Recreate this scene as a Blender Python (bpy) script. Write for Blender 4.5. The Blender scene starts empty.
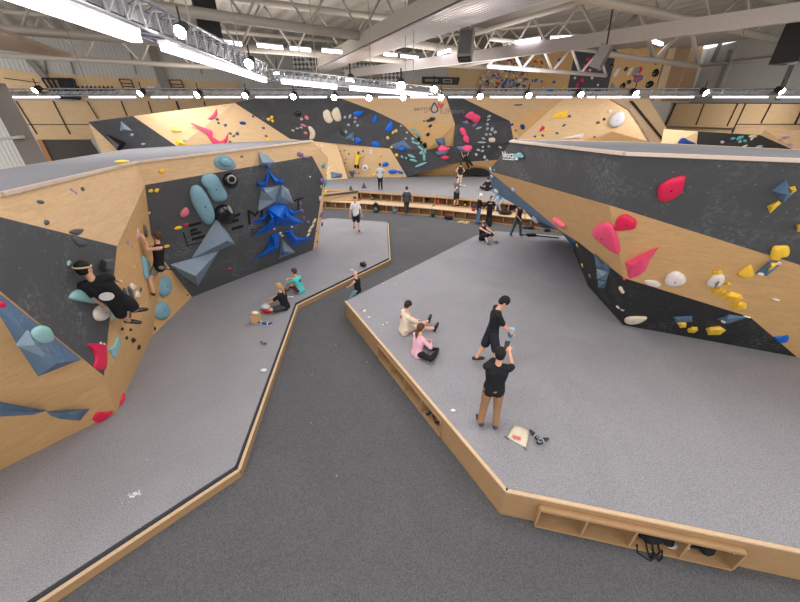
import bpy, bmesh, math, random
from mathutils import Vector, Matrix
from mathutils.bvhtree import BVHTree
random.seed(7)
C = bpy.context.scene.collection
sin, cos, pi = math.sin, math.cos, math.pi
F = 330.0; TH = math.radians(28.5); CAMH = 5.5
CAM = Vector((0, 0, CAMH))

# ---------------------------------------------------------------- camera geometry
def ray(px, py):
    x = (px-400)/F; u = -(py-301)/F
    return Vector((x, cos(TH)+u*sin(TH), -sin(TH)+u*cos(TH)))
def PZ(px, py, z=0.0):
    d = ray(px, py); return CAM + d*((z-CAMH)/d.z)
def PY(px, py, Y):
    d = ray(px, py); return CAM + d*(Y/d.y)

# ---------------------------------------------------------------- materials
def newmat(name):
    m = bpy.data.materials.new(name); m.use_nodes = True
    nt = m.node_tree; b = nt.nodes['Principled BSDF']
    return m, nt, b
def lin(c):
    return tuple(((v/255)/12.92 if v/255 <= .04045 else (((v/255)+.055)/1.055)**2.4) for v in c)
def N(nt, t, **k):
    n = nt.nodes.new(t)
    for a, v in k.items():
        setattr(n, a, v)
    return n
_plain = {}
def plain(rgb, rough=.6, metal=0.0, spec=.3):
    key = (tuple(rgb), rough, metal)
    if key in _plain: return _plain[key]
    m, nt, b = newmat('paint_%d_%d_%d' % tuple(rgb))
    c = lin(rgb)
    tc = N(nt, 'ShaderNodeTexCoord'); no = N(nt, 'ShaderNodeTexNoise'); no.inputs['Scale'].default_value = 14; no.inputs['Detail'].default_value = 4
    mx = N(nt, 'ShaderNodeMix', data_type='RGBA')
    mx.inputs[6].default_value = tuple(v*.86 for v in c)+(1,); mx.inputs[7].default_value = tuple(min(1, v*1.12) for v in c)+(1,)
    nt.links.new(tc.outputs['Object'], no.inputs['Vector']); nt.links.new(no.outputs['Fac'], mx.inputs[0]); nt.links.new(mx.outputs[2], b.inputs['Base Color'])
    b.inputs['Roughness'].default_value = rough; b.inputs['Metallic'].default_value = metal
    b.inputs['Specular IOR Level'].default_value = spec
    _plain[key] = m; return m
def emit(name, rgb, s):
    m, nt, b = newmat(name); c = lin(rgb)
    b.inputs['Base Color'].default_value = c+(1,); b.inputs['Emission Color'].default_value = c+(1,); b.inputs['Emission Strength'].default_value = s
    return m
def ply(name, rgb, dots=True, scale=1.0):
    m, nt, b = newmat(name); c = lin(rgb); L = nt.links.new
    uv = N(nt, 'ShaderNodeUVMap'); mp = N(nt, 'ShaderNodeMapping'); mp.inputs['Scale'].default_value = (1.2*scale, 7*scale, 1)
    no = N(nt, 'ShaderNodeTexNoise'); no.inputs['Scale'].default_value = 1.6; no.inputs['Detail'].default_value = 8; no.inputs['Distortion'].default_value = 1.6
    L(uv.outputs['UV'], mp.inputs['Vector']); L(mp.outputs['Vector'], no.inputs['Vector'])
    r = N(nt, 'ShaderNodeValToRGB'); e = r.color_ramp.elements
    e[0].position = .3; e[0].color = tuple(v*.88 for v in c)+(1,); e[1].position = .72; e[1].color = tuple(min(1, v*1.05) for v in c)+(1,)
    L(no.outputs['Fac'], r.inputs['Fac'])
    out = r.outputs['Color']
    if dots:
        sc = N(nt, 'ShaderNodeVectorMath', operation='SCALE'); sc.inputs['Scale'].default_value = 5.0
        fr = N(nt, 'ShaderNodeVectorMath', operation='FRACTION'); sb = N(nt, 'ShaderNodeVectorMath', operation='SUBTRACT'); sb.inputs[1].default_value = (.5, .5, 0)
        ln = N(nt, 'ShaderNodeVectorMath', operation='LENGTH'); lt = N(nt, 'ShaderNodeMath', operation='LESS_THAN'); lt.inputs[1].default_value = .045
        ft = N(nt, 'ShaderNodeMath', operation='MULTIPLY'); ft.inputs[1].default_value = .4
        L(uv.outputs['UV'], sc.inputs[0]); L(sc.outputs[0], fr.inputs[0]); L(fr.outputs[0], sb.inputs[0]); L(sb.outputs[0], ln.inputs[0]); L(ln.outputs['Value'], lt.inputs[0]); L(lt.outputs[0], ft.inputs[0])
        mx = N(nt, 'ShaderNodeMix', data_type='RGBA'); mx.inputs[7].default_value = (.10, .07, .05, 1)
        L(ft.outputs[0], mx.inputs[0]); L(out, mx.inputs[6]); out = mx.outputs[2]
    L(out, b.inputs['Base Color']); b.inputs['Roughness'].default_value = .55; b.inputs['Specular IOR Level'].default_value = .25
    return m
def darkpanel(name, rgb, chalk=.5):
    m, nt, b = newmat(name); c = lin(rgb); L = nt.links.new
    tc = N(nt, 'ShaderNodeTexCoord')
    n1 = N(nt, 'ShaderNodeTexNoise'); n1.inputs['Scale'].default_value = .9; n1.inputs['Detail'].default_value = 6; n1.inputs['Distortion'].default_value = .8
    n2 = N(nt, 'ShaderNodeTexNoise'); n2.inputs['Scale'].default_value = 14; n2.inputs['Detail'].default_value = 6
    L(tc.outputs['Object'], n1.inputs['Vector']); L(tc.outputs['Object'], n2.inputs['Vector'])
    r1 = N(nt, 'ShaderNodeMapRange'); r1.inputs[1].default_value = .48; r1.inputs[2].default_value = .75
    r2 = N(nt, 'ShaderNodeMapRange'); r2.inputs[1].default_value = .45; r2.inputs[2].default_value = .8
    L(n1.outputs['Fac'], r1.inputs[0]); L(n2.outputs['Fac'], r2.inputs[0])
    vo = N(nt, 'ShaderNodeTexVoronoi'); vo.inputs['Scale'].default_value = 7.0; vo.inputs['Randomness'].default_value = 1.0
    L(tc.outputs['Object'], vo.inputs['Vector'])
    lt = N(nt, 'ShaderNodeMath', operation='LESS_THAN'); lt.inputs[1].default_value = .11; L(vo.outputs['Distance'], lt.inputs[0])
    lm = N(nt, 'ShaderNodeMath', operation='MULTIPLY'); lm.inputs[1].default_value = .22*chalk*2; L(lt.outputs[0], lm.inputs[0])
    ml = N(nt, 'ShaderNodeMath', operation='MULTIPLY'); L(r1.outputs[0], ml.inputs[0]); L(r2.outputs[0], ml.inputs[1])
    m2 = N(nt, 'ShaderNodeMath', operation='MULTIPLY'); m2.inputs[1].default_value = chalk; L(ml.outputs[0], m2.inputs[0])
    ad = N(nt, 'ShaderNodeMath', operation='ADD', use_clamp=True); L(m2.outputs[0], ad.inputs[0]); L(lm.outputs[0], ad.inputs[1])
    mx = N(nt, 'ShaderNodeMix', data_type='RGBA'); mx.inputs[6].default_value = c+(1,); mx.inputs[7].default_value = (.42, .44, .48, 1)
    L(ad.outputs[0], mx.inputs[0]); L(mx.outputs[2], b.inputs['Base Color']); b.inputs['Roughness'].default_value = .6; b.inputs['Specular IOR Level'].default_value = .25
    return m
def carpet(name, rgb, var=.35, chalk=0.0):
    m, nt, b = newmat(name); c = lin(rgb); L = nt.links.new
    tc = N(nt, 'ShaderNodeTexCoord')
    n1 = N(nt, 'ShaderNodeTexNoise'); n1.inputs['Scale'].default_value = 62; n1.inputs['Detail'].default_value = 3
    n2 = N(nt, 'ShaderNodeTexNoise'); n2.inputs['Scale'].default_value = .7; n2.inputs['Detail'].default_value = 6; n2.inputs['Distortion'].default_value = 1.0
    for n in (n1, n2): L(tc.outputs['Object'], n.inputs['Vector'])
    r = N(nt, 'ShaderNodeMapRange'); r.inputs[1].default_value = .32; r.inputs[2].default_value = .68; L(n1.outputs['Fac'], r.inputs[0])
    mx = N(nt, 'ShaderNodeMix', data_type='RGBA'); mx.inputs[6].default_value = tuple(v*(1-var) for v in c)+(1,); mx.inputs[7].default_value = tuple(min(1, v*(1+var)) for v in c)+(1,)
    L(r.outputs[0], mx.inputs[0])
    r2 = N(nt, 'ShaderNodeMapRange'); r2.inputs[1].default_value = .35; r2.inputs[2].default_value = .7; r2.inputs[3].default_value = .95; r2.inputs[4].default_value = 1.05; L(n2.outputs['Fac'], r2.inputs[0])
    vm = N(nt, 'ShaderNodeVectorMath', operation='SCALE'); L(mx.outputs[2], vm.inputs[0]); L(r2.outputs[0], vm.inputs['Scale'])
    out = vm.outputs[0]
    if chalk:
        vo = N(nt, 'ShaderNodeTexVoronoi'); vo.inputs['Scale'].default_value = 1.6; L(tc.outputs['Object'], vo.inputs['Vector'])
        lt = N(nt, 'ShaderNodeMath', operation='LESS_THAN'); lt.inputs[1].default_value = .028; L(vo.outputs['Distance'], lt.inputs[0])
        lm = N(nt, 'ShaderNodeMath', operation='MULTIPLY'); lm.inputs[1].default_value = chalk; L(lt.outputs[0], lm.inputs[0])
        m3 = N(nt, 'ShaderNodeMix', data_type='RGBA'); m3.inputs[7].default_value = (.7, .7, .72, 1); L(lm.outputs[0], m3.inputs[0]); L(out, m3.inputs[6]); out = m3.outputs[2]
    L(out, b.inputs['Base Color']); b.inputs['Roughness'].default_value = .95; b.inputs['Specular IOR Level'].default_value = .08
    return m
def corrugated(name, rgb, angle, freq, depth=.5, metal=.3, rough=.45):
    m, nt, b = newmat(name); c = lin(rgb); L = nt.links.new
    b.inputs['Base Color'].default_value = c+(1,); b.inputs['Metallic'].default_value = metal; b.inputs['Roughness'].default_value = rough
    return m

PLY = ply('birch_plywood', (226, 190, 146)); PLYF = ply('birch_plywood_far', (216, 183, 141), False)
PLYW = ply('warm_and_shaded_plywood', (206, 165, 114)); PLYB = ply('bench_plywood', (164, 131, 95), False, 1.5); EDGE = ply('plywood_edge', (206, 178, 146), False, 3)
DARK = darkpanel('graphite_panel', (80, 81, 83), .5); DARKF = darkpanel('graphite_panel_far', (68, 69, 72), .25); BLACKP = darkpanel('black_panel', (44, 44, 45), .3)
SLATE = darkpanel('slate_blue_panel', (88, 112, 136), .5)
FLOORM = carpet('dark_grey_carpet', (88, 88, 91), .30, .3); MATM = carpet('light_grey_mat', (140, 139, 144), .28, .2); MATSIDE = carpet('mat_side', (70, 71, 76), .2)
TOPM = carpet('boulder_top_grey', (120, 120, 125), .12)

# ---------------------------------------------------------------- mesh helpers
def tag(o, label=None, cat=None, group=None, kind=None):
    if label: o['label'] = label
    if cat: o['category'] = cat
    if group: o['group'] = group
    if kind: o['kind'] = kind
    return o
def empty(name, loc=(0, 0, 0), rz=0.0):
    o = bpy.data.objects.new(name, None); C.objects.link(o); o.location = loc; o.rotation_euler = (0, 0, rz); o.empty_display_size = .1
    return o
def build(name, bm, mat, parent=None, smooth=False, world=True):
    """link bm (world coordinates) as one mesh object; origin moved to its base centre"""
    me = bpy.data.meshes.new(name)
    vs = [v.co.copy() for v in bm.verts]
    off = Vector((0, 0, 0))
    if parent is None and vs:
        mn = Vector([min(v[i] for v in vs) for i in range(3)]); mxx = Vector([max(v[i] for v in vs) for i in range(3)])
        off = Vector(((mn.x+mxx.x)/2, (mn.y+mxx.y)/2, mn.z))
        for v in bm.verts: v.co -= off
    elif parent is not None and world:
        inv = parent_matrix(parent).inverted()
        for v in bm.verts: v.co = inv @ v.co
    if smooth:
        for f in bm.faces: f.smooth = True
    bm.normal_update(); bm.to_mesh(me); bm.free()
    for m in (mat if isinstance(mat, (list, tuple)) else [mat]): me.materials.append(m)
    o = bpy.data.objects.new(name, me); C.objects.link(o)
    if parent is None: o.location = off
    else: o.parent = parent
    return o
def parent_matrix(p):
    m = Matrix.LocRotScale(p.location, p.rotation_euler, p.scale)
    return parent_matrix(p.parent) @ m if p.parent else m
def add_poly(bm, pts):
    vs = [bm.verts.new(p) for p in pts]; return bm.faces.new(vs)
def add_prism(bm, pts, off, mi=0):
    """closed solid: polygon pts swept by vector off"""
    off = Vector(off); n = len(pts)
    a = [bm.verts.new(Vector(p)) for p in pts]; b = [bm.verts.new(Vector(p)+off) for p in pts]
    fs = [bm.faces.new(a), bm.faces.new(b[::-1])]
    for i in range(n): fs.append(bm.faces.new((a[i], b[i], b[(i+1) % n], a[(i+1) % n])))
    for f in fs: f.material_index = mi
    bmesh.ops.recalc_face_normals(bm, faces=fs)
    return fs
def add_box(bm, c, size, rz=0.0, M=None):
    c = Vector(c); hx, hy, hz = size[0]/2, size[1]/2, size[2]/2
    R = M if M is not None else Matrix.Rotation(rz, 3, 'Z')
    vs = [bm.verts.new(c + R @ Vector((sx*hx, sy*hy, sz*hz))) for sx in (-1, 1) for sy in (-1, 1) for sz in (-1, 1)]
    for q in ((0, 1, 3, 2), (4, 6, 7, 5), (0, 4, 5, 1), (2, 3, 7, 6), (0, 2, 6, 4), (1, 5, 7, 3)): bm.faces.new([vs[i] for i in q])
def frame(d, upv=Vector((0, 0, 1))):
    d = d.normalized()
    if abs(d.dot(upv)) > .98: upv = Vector((0, 1, 0))
    r = d.cross(upv).normalized(); return r, r.cross(d).normalized()
def add_tube(bm, pts, rads, n=8, cap=True):
    pts = [Vector(p) for p in pts]
    if not isinstance(rads, (list, tuple)): rads = [rads]*len(pts)
    rings = []
    for i, p in enumerate(pts):
        d = (pts[min(i+1, len(pts)-1)] - pts[max(i-1, 0)])
        r, u = frame(d)
        rings.append([bm.verts.new(p + r*(rads[i]*cos(2*pi*k/n)) + u*(rads[i]*sin(2*pi*k/n))) for k in range(n)])
    for a, b in zip(rings, rings[1:]):
        for k in range(n): bm.faces.new((a[k], a[(k+1) % n], b[(k+1) % n], b[k]))
    if cap:
        bm.faces.new(rings[0][::-1]); bm.faces.new(rings[-1])
def add_bar(bm, a, b, w, h):
    a = Vector(a); b = Vector(b); r, u = frame(b-a)
    q = [r*(w/2)+u*(h/2), r*(-w/2)+u*(h/2), r*(-w/2)-u*(h/2), r*(w/2)-u*(h/2)]
    add_prism(bm, [a+v for v in q], b-a)
def add_ell(bm, c, r, seg=12, rings=8, M=None):
    c = Vector(c); r = Vector(r) if isinstance(r, (tuple, list, Vector)) else Vector((r, r, r))
    R = M if M is not None else Matrix.Identity(3)
    top = bm.verts.new(c + R @ Vector((0, 0, r.z))); bot = bm.verts.new(c - R @ Vector((0, 0, r.z))); rg = []
    for i in range(1, rings):
        t = pi*i/rings
        rg.append([bm.verts.new(c + R @ Vector((r.x*sin(t)*cos(2*pi*k/seg), r.y*sin(t)*sin(2*pi*k/seg), r.z*cos(t)))) for k in range(seg)])
    for k in range(seg):
        bm.faces.new((top, rg[0][k], rg[0][(k+1) % seg])); bm.faces.new((bot, rg[-1][(k+1) % seg], rg[-1][k]))
    for a, b in zip(rg, rg[1:]):
        for k in range(seg): bm.faces.new((a[k], b[k], b[(k+1) % seg], a[(k+1) % seg]))

# walls that carry holds: front polygons remembered for placing the holds
WALLS = []
def panel(name, parent, pts, mat, thick=.06, cast=True):
    """plane-ish polygon of 3-D points, solid, with UVs in metres"""
    pts = [Vector(p) for p in pts]
    n = Vector((0, 0, 0)); c = sum(pts, Vector((0, 0, 0)))/len(pts)
    for i in range(len(pts)): n += (pts[i]-c).cross(pts[(i+1) % len(pts)]-c)
    n.normalize()
    if n.dot(CAM-c) < 0: n = -n
    bm = bmesh.new(); add_prism(bm, pts, -n*thick)
    bmesh.ops.triangulate(bm, faces=bm.faces[:])
    up = Vector((0, 0, 1)); u = up.cross(n)
    if u.length < .1: u = Vector((1, 0, 0))
    u.normalize(); v = n.cross(u)
    uvl = bm.loops.layers.uv.new('UVMap')
    for f in bm.faces:
        for l in f.loops: l[uvl].uv = (l.vert.co.dot(u), l.vert.co.dot(v))
    if cast: bm.normal_update(); WALLS.append((BVHTree.FromBMesh(bm), n))
    return build(name, bm, mat, parent)
def hit(px, py):
    h0 = hit0(px, py)
    if h0: return h0
    for r in (1, 2, 3, 5, 7, 10, 14):
        for k in range(12):
            h0 = hit0(px+r*cos(pi*k/6), py+r*sin(pi*k/6))
            if h0: return h0
    return None
def hit0(px, py):
    """nearest wall panel under this pixel -> point, normal towards the room"""
    d = ray(px, py).normalized(); best = None
    for t, n in WALLS:
        loc, nn, i, dist = t.ray_cast(CAM, d)
        if loc is not None and (best is None or dist < best[2]):
            if nn.dot(d) > 0: nn = -nn
            if nn.dot(n) < .5: nn = n
            best = (loc, nn, dist)
    if best is None: return None
    return best[0], best[1]
def on_plane(p, n, px, py):
    d = ray(px, py); return CAM + d*((p-CAM).dot(n)/d.dot(n))
# ================================================================ SETTING: floor, mats, benches
ZR, ZL, ZB = .60, .24, 1.05
bm = bmesh.new(); add_prism(bm, [(-30, -6, 0), (34, -6, 0), (34, 48, 0), (-30, 48, 0)], (0, 0, -.2)); tag(build('floor', bm, FLOORM), kind='structure')

def offset_in(pts, d):
    """inset an open polyline in plan by d to the left of travel"""
    out = []
    for i, p in enumerate(pts):
        ds = []
        if i > 0: ds.append((pts[i]-pts[i-1]).xy.normalized())
        if i < len(pts)-1: ds.append((pts[i+1]-pts[i]).xy.normalized())
        ns = [Vector((-e.y, e.x)) for e in ds]
        n = sum(ns, Vector((0, 0))); n.normalize(); k = d/max(.3, n.dot(ns[0]))
        out.append(Vector((p.x+n.x*k, p.y+n.y*k, p.z)))
    return out
class Edge:
    """a straight kerb/bench face in plan: boxes laid along it"""
    def __init__(s, a, b):
        s.a = Vector((a[0], a[1], 0)); s.b = Vector((b[0], b[1], 0)); s.L = (s.b-s.a).length; s.d = (s.b-s.a)/s.L; s.o = Vector((s.d.y, -s.d.x, 0))  # o = outward (right of travel)
    def box(s, bm, s0, s1, z0, z1, d0, d1):
        base = [s.a+s.d*s0+s.o*d0, s.a+s.d*s1+s.o*d0, s.a+s.d*s1+s.o*d1, s.a+s.d*s0+s.o*d1]
        add_prism(bm, [p+Vector((0, 0, z0)) for p in base], (0, 0, z1-z0))
    def P(s, t, d, z): return s.a+s.d*t+s.o*d+Vector((0, 0, z))

def mb(name, parent, mat, fn):
    bm = bmesh.new(); fn(bm); 
    uvl = bm.loops.layers.uv.new('UVMap')
    for f in bm.faces:
        f.normal_update(); n = f.normal
        for l in f.loops:
            co = l.vert.co
            l[uvl].uv = (co.x+co.y*.7, co.z) if abs(n.z) < .7 else (co.x, co.y)
    return build(name, bm, mat, parent)

# --- right landing mat on its wooden bench surround
r0 = PZ(345, 301, ZR); r1 = PZ(506, 491, ZR); r2 = PZ(800, 552, ZR); r2 = r1 + (r2-r1)*2.2
back = [PZ(475, 236, ZR), PZ(495, 231, ZR), PZ(562, 236, ZR)]
right_root = empty('landing_platform', (r1.x+2, r1.y+3, 0))
tag(right_root, 'large raised light grey landing mat on the right with plywood bench front and open cubbies', 'climbing mat')
near = [r0, r1, r2]
inn = offset_in(near, .045)          # wood rim outside
far = [Vector((17, 3, ZR)), Vector((17, 17, ZR)), Vector((back[2].x+2, 17, ZR)), back[2], back[1], back[0]]
matpoly = inn + far
def f(bm): add_prism(bm, [p+Vector((0, 0, -.18)) for p in matpoly], (0, 0, .18))
mb('mat_cover', right_root, MATM, f)
core = offset_in(near, .50)
def f(bm): add_prism(bm, [Vector((p.x, p.y, .0)) for p in core+far], (0, 0, ZR-.185))
mb('mat_base', right_root, MATSIDE, f)
E1 = Edge(r0, r1); E2 = Edge(r1, r2)
def cub(E, c0, c1, n, prot):
    """bench face with an opening of n cubbies between c0 and c1"""
    zt = ZR-.03
    def f(bm):
        E.box(bm, 0, c0, 0, zt, -.045, 0); E.box(bm, c1, E.L, 0, zt, -.045, 0)
        E.box(bm, c0, c1, zt-.12, zt, -.045, 0)
    mb('front_panel', right_root, PLYB, f)
    def f(bm): E.box(bm, 0, E.L, zt, ZR, -.05, .012)
    mb('edge_trim', right_root, EDGE, f)
    def f(bm):
        E.box(bm, c0, c1, .02, .06, -.46, prot); E.box(bm, c0, c1, zt-.14, zt-.10, -.46, prot); E.box(bm, c0, c1, .06, zt-.14, -.49, -.46)
    mb('shelf', right_root, PLYB, f)
    for k in range(n+1):
        t = c0+(c1-c0)*k/n
        def f(bm): E.box(bm, t-.015, t+.015, .06, zt-.14, -.46, prot)
        mb('divider', right_root, PLYB, f)
def along(E, px, py, z):
    p = PZ(px, py, z); return (Vector((p.x, p.y, 0))-E.a).dot(E.d)
cub(E1, along(E1, 376, 347, .42), along(E1, 438, 424, .42), 4, .03)
cub(E2, along(E2, 540, 512, .42), along(E2, 742, 550, .42), 4, .10)
# back edge of mat: low plywood side
E0 = Edge(back[0], r0)
def f(bm): E0.box(bm, 0, E0.L, 0, ZR-.2, -.03, 0)
mb('side_panel', right_root, PLYB, f)
def f(bm): add_prism(bm, [E2.P(along(E2, 743, 559, .3)-.06, .003, .26), E2.P(along(E2, 743, 559, .3)+.06, .003, .26), E2.P(along(E2, 743, 559, .3)+.06, .003, .31), E2.P(along(E2, 743, 559, .3)-.06, .003, .31)], E2.o*.004)
s = mb('sticker', right_root, plain((225, 225, 220)), f); s['label'] = 'white rectangular sticker'
def f(bm):
    for k in range(3): E2.box(bm, along(E2, 743, 559, .3)-.035+k*.028, along(E2, 743, 559, .3)-.020+k*.028, .274, .296, .007, .0085)
mb('sticker_print', s, plain((60, 60, 60)), f)

# --- left landing mat with thin plywood kerb
l = [PZ(35, 600, ZL), PZ(238, 467, ZL), PZ(297, 303, ZL), PZ(390, 258, ZL), PZ(388, 222, ZL), PZ(330, 218, ZL)]
l[0] = l[1] + (l[0]-l[1])*2.0
left_root = empty('landing_platform', (-4, 6, 0))
tag(left_root, 'long low light grey landing mat on the left with a thin plywood kerb', 'climbing mat')
lp = l[::-1]            # travel so that outside is to the right?  keep generic: outward = away from mat
outline = [l[0], l[1], l[2], l[3], l[4]]
inn = offset_in(outline, .06)
poly = inn + [l[5], Vector((-8, 17, ZL)), Vector((-9, 8, ZL)), Vector((-9.5, 0, ZL))]
def f(bm): add_prism(bm, [p+Vector((0, 0, -.2)) for p in poly], (0, 0, .2))
mb('mat_cover', left_root, MATM, f)
for i in range(4):
    E = Edge(outline[i], outline[i+1])
    def f(bm): E.box(bm, -.0, E.L, 0, .15, -.025, 0.025)
    mb('kerb', left_root, PLYB, f)
    def f(bm): E.box(bm, -.0, E.L, .15, .17, -.028, 0.028)
    mb('edge_trim', left_root, EDGE, f)
    def f(bm): E.box(bm, .0, E.L, .05, ZL-.01, -.075, -.04)
    mb('mat_side', left_root, MATSIDE, f)

# --- two tier cubby bench at the back with the raised back mat
fl = [PZ(306, 207.5), PZ(356, 210), PZ(430, 216), PZ(530, 227.5), PZ(600, 238)]
bench = empty('tiered_bench', (fl[2].x, fl[2].y, 0))
tag(bench, 'two-tier plywood bench with open cubbies curving in front of the back mat', 'bench')
TD = 1.0
up = offset_in(fl, TD)
def tier(pl, z0, z1, depth, seat):
    for i in range(len(pl)-1):
        E = Edge(pl[i], pl[i+1]); n = max(1, round(E.L/.78))
        def f(bm): E.box(bm, 0, E.L, z1-.05, z1, -depth, .03)
        mb('seat', bench, EDGE if seat else PLYB, f)
        def f(bm): E.box(bm, 0, E.L, z0, z0+.05, -.5, 0); E.box(bm, 0, E.L, z0+.05, z1-.05, -.54, -.5)
        mb('shelf', bench, PLYB, f)
        for k in range(n+1):
            t = E.L*k/n
            def f(bm): E.box(bm, max(0, t-.02), min(E.L, t+.02), z0+.05, z1-.05, -.5, -.005)
            mb('divider', bench, PLYB, f)
tier(fl, 0, .52, TD+.02, True); tier(up, .52, ZB, .55, False)
b_in = offset_in(up, .5)
bmpoly = [Vector((p.x, p.y, ZB)) for p in b_in] + [Vector((20, 17, ZB)), Vector((20, 36, ZB)), Vector((-16, 36, ZB)), Vector((-16, 22, ZB)), Vector((-8, 21.5, ZB))]
def f(bm): add_prism(bm, [p+Vector((0, 0, -.45)) for p in bmpoly], (0, 0, .455))
tag(mb('landing_mat', None, MATM, f), 'raised light grey landing mat behind the tiered plywood bench, below the far climbing wall', 'climbing mat')
# plywood ramp face left of the bench
rp = [PZ(300, 188, ZB), PY(358, 191, 24.6), PY(358, 200, 24.2), PY(330, 201.5, 24.0), PY(300, 200, 24.0)]
o = panel('ramp_panel', None, rp, PLYB, .06, False); tag(o, 'plain plywood side panel left of the tiered bench cubbies', 'panel')
pt = [PY(300, 186, 24.9), PY(358, 190, 24.6)]
bm = bmesh.new(); add_tube(bm, [PY(300, 199, 24.2)+Vector((0, 0, .0)), PY(330, 195, 24.3), PY(358, 191.5, 24.45)], .07); tag(build('edge_padding', bm, MATSIDE), 'dark padded edge strip above the plain plywood side panel', 'padding')

# ================================================================ LEFT BOULDER
LB = empty('climbing_wall', (-7.5, 8, ZL)); tag(LB, 'left climbing boulder of plywood and graphite panels with the blue tree and ELEMENT lettering', 'climbing wall')
g = {}
g['b0'] = PZ(0, 470, ZL); g['b1'] = PZ(116, 413, ZL); g['b2'] = PZ(152, 336, ZL); g['b3'] = PZ(192, 297, ZL); g['b4'] = PZ(313, 250, ZL)
g['bx'] = g['b1'] + (g['b0']-g['b1'])*2.6
def tiltplane(a, b, deg):
    d = (b-a).normalized(); n = Vector((d.y, -d.x, 0)); n = n*cos(math.radians(deg)) - Vector((0, 0, sin(math.radians(deg)))); return a, n
def opl(pn, px, py):
    d = ray(px, py); return CAM + d*((pn[0]-CAM).dot(pn[1])/d.dot(pn[1]))
def pl3(a, b, c): return a, (b-a).cross(c-a).normalized()
PE = tiltplane(g['b3'], g['b4'], 22)
g['m2'] = PY(117, 246, 6.0); g['m3'] = opl(PE, 145, 185)
g['t1'] = opl(PE, 136, 162)
g['m2'] = PY(117, 246, 6.35); PA = pl3(g['t1'], g['m3'], g['m2'])
g['d0'] = opl(PA, 0, 217); g['t0'] = opl(PA, 0, 194); g['c0'] = PY(0, 291, g['d0'].y*.94)
best = None
for k_ in range(-60, 140):
    pc_ = tiltplane(g['b0'], g['b1'], k_*.25); c0_ = opl(pc_, 0, 291); m1_ = opl(pc_, 104, 376)
    v_ = abs((g['d0']-c0_).cross(g['m2']-c0_).normalized().dot((m1_-c0_).normalized()))
    if (best is None or v_ < best[0]) and 2.5 < c0_.y < 6: best = (v_, k_*.25, c0_, m1_)
g['c0'], g['m1'] = best[2], best[3]; print('best', best)
print('LB', g['m2'], g['m3'], g['t1'], g['d0'], g['t0'])
g['f1'] = opl(PE, 312, 156); g['f2'] = opl(PE, 324, 178); g['t2'] = opl(PE, 311, 141)
ex = Vector((-1.6, -2.6, 0))
g['cx'] = g['c0']+ex; g['dx'] = g['d0']+ex; g['tx'] = g['t0']+ex
G = lambda s: [g[k] for k in s.split()]
panel('plywood_panel', LB, G('tx dx d0 m2 m3 t1 t0'), PLY)
panel('graphite_panel', LB, G('dx cx c0 m1 m2 d0'), DARK)
panel('plywood_panel', LB, G('cx bx b0 b1 m1 c0'), PLYW)
panel('plywood_panel', LB, [g['m2'], g['m1'], g['b1'], g['b2'], PY(152, 300, 7.6)], PLYW)
g['k1'] = opl(PE, 151, 235); g['k2'] = opl(PE, 165, 262); 
panel('plywood_panel', LB, [g['m3'], g['m2'], PY(152, 300, 7.6), g['b2'], g['b3'], g['k2'], g['k1']], PLYW)
panel('graphite_panel', LB, [g['m3'], g['k1'], g['k2'], g['b3'], g['b4'], g['f2'], g['f1']], DARK)
panel('plywood_panel', LB, G('t1 m3 f1 t2'), PLY)
s1 = PY(327, 158, 13.6); s2 = PY(327, 177, 14.0); s3 = PZ(317, 247, ZL)
panel('plywood_panel', LB, [g['t2'], g['f1'], g['f2'], g['b4'], s3, s2, s1], PLY)
# deck on top of the boulder
deck = [g['tx'], g['t0'], g['t1'], g['t2'], s1]
bt = [PY(312, 140.5, 16.5), PY(230, 143.5, 14.0), PY(130, 150, 11.5), PY(0, 171, 8.3), Vector((-14, 4, 4.6))]
dk = empty('top', (0, 0, 0)); bpy.data.objects.remove(dk)
bm = bmesh.new(); f0 = add_poly(bm, [p+Vector((0, 0, .03)) for p in deck[:4]+bt]); 
ex_ = bmesh.ops.extrude_face_region(bm, geom=[f0]); 
for v in [e for e in ex_['geom'] if isinstance(e, bmesh.types.BMVert)]: v.co.z -= .05
bmesh.ops.triangulate(bm, faces=bm.faces[:]); bmesh.ops.recalc_face_normals(bm, faces=bm.faces[:])
build('top_deck', bm, TOPM, LB)
RIM = plain((196, 176, 160), .6)
def rim(pts, w, name, root):
    bm = bmesh.new()
    for a, b in zip(pts, pts[1:]): add_bar(bm, a, b, w, .05)
    build(name, bm, RIM, root)
rim([p+Vector((0, 0, .0)) for p in deck[:4]], .10, 'edge_trim', LB); rim(bt[:4], .12, 'edge_trim', LB)
# back of the boulder
panel('back_panel', LB, [g['t2'], s1, s3, Vector((s3.x-4, s3.y+2, ZL)), bt[0]], PLY, .05, False)
panel('back_panel', LB, [bt[0], bt[1], bt[2], bt[3], Vector((bt[3].x, bt[3].y, .0)), Vector((bt[2].x, bt[2].y, 0)), Vector((s3.x-4, s3.y+2, .0))], PLY, .05, False)

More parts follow.
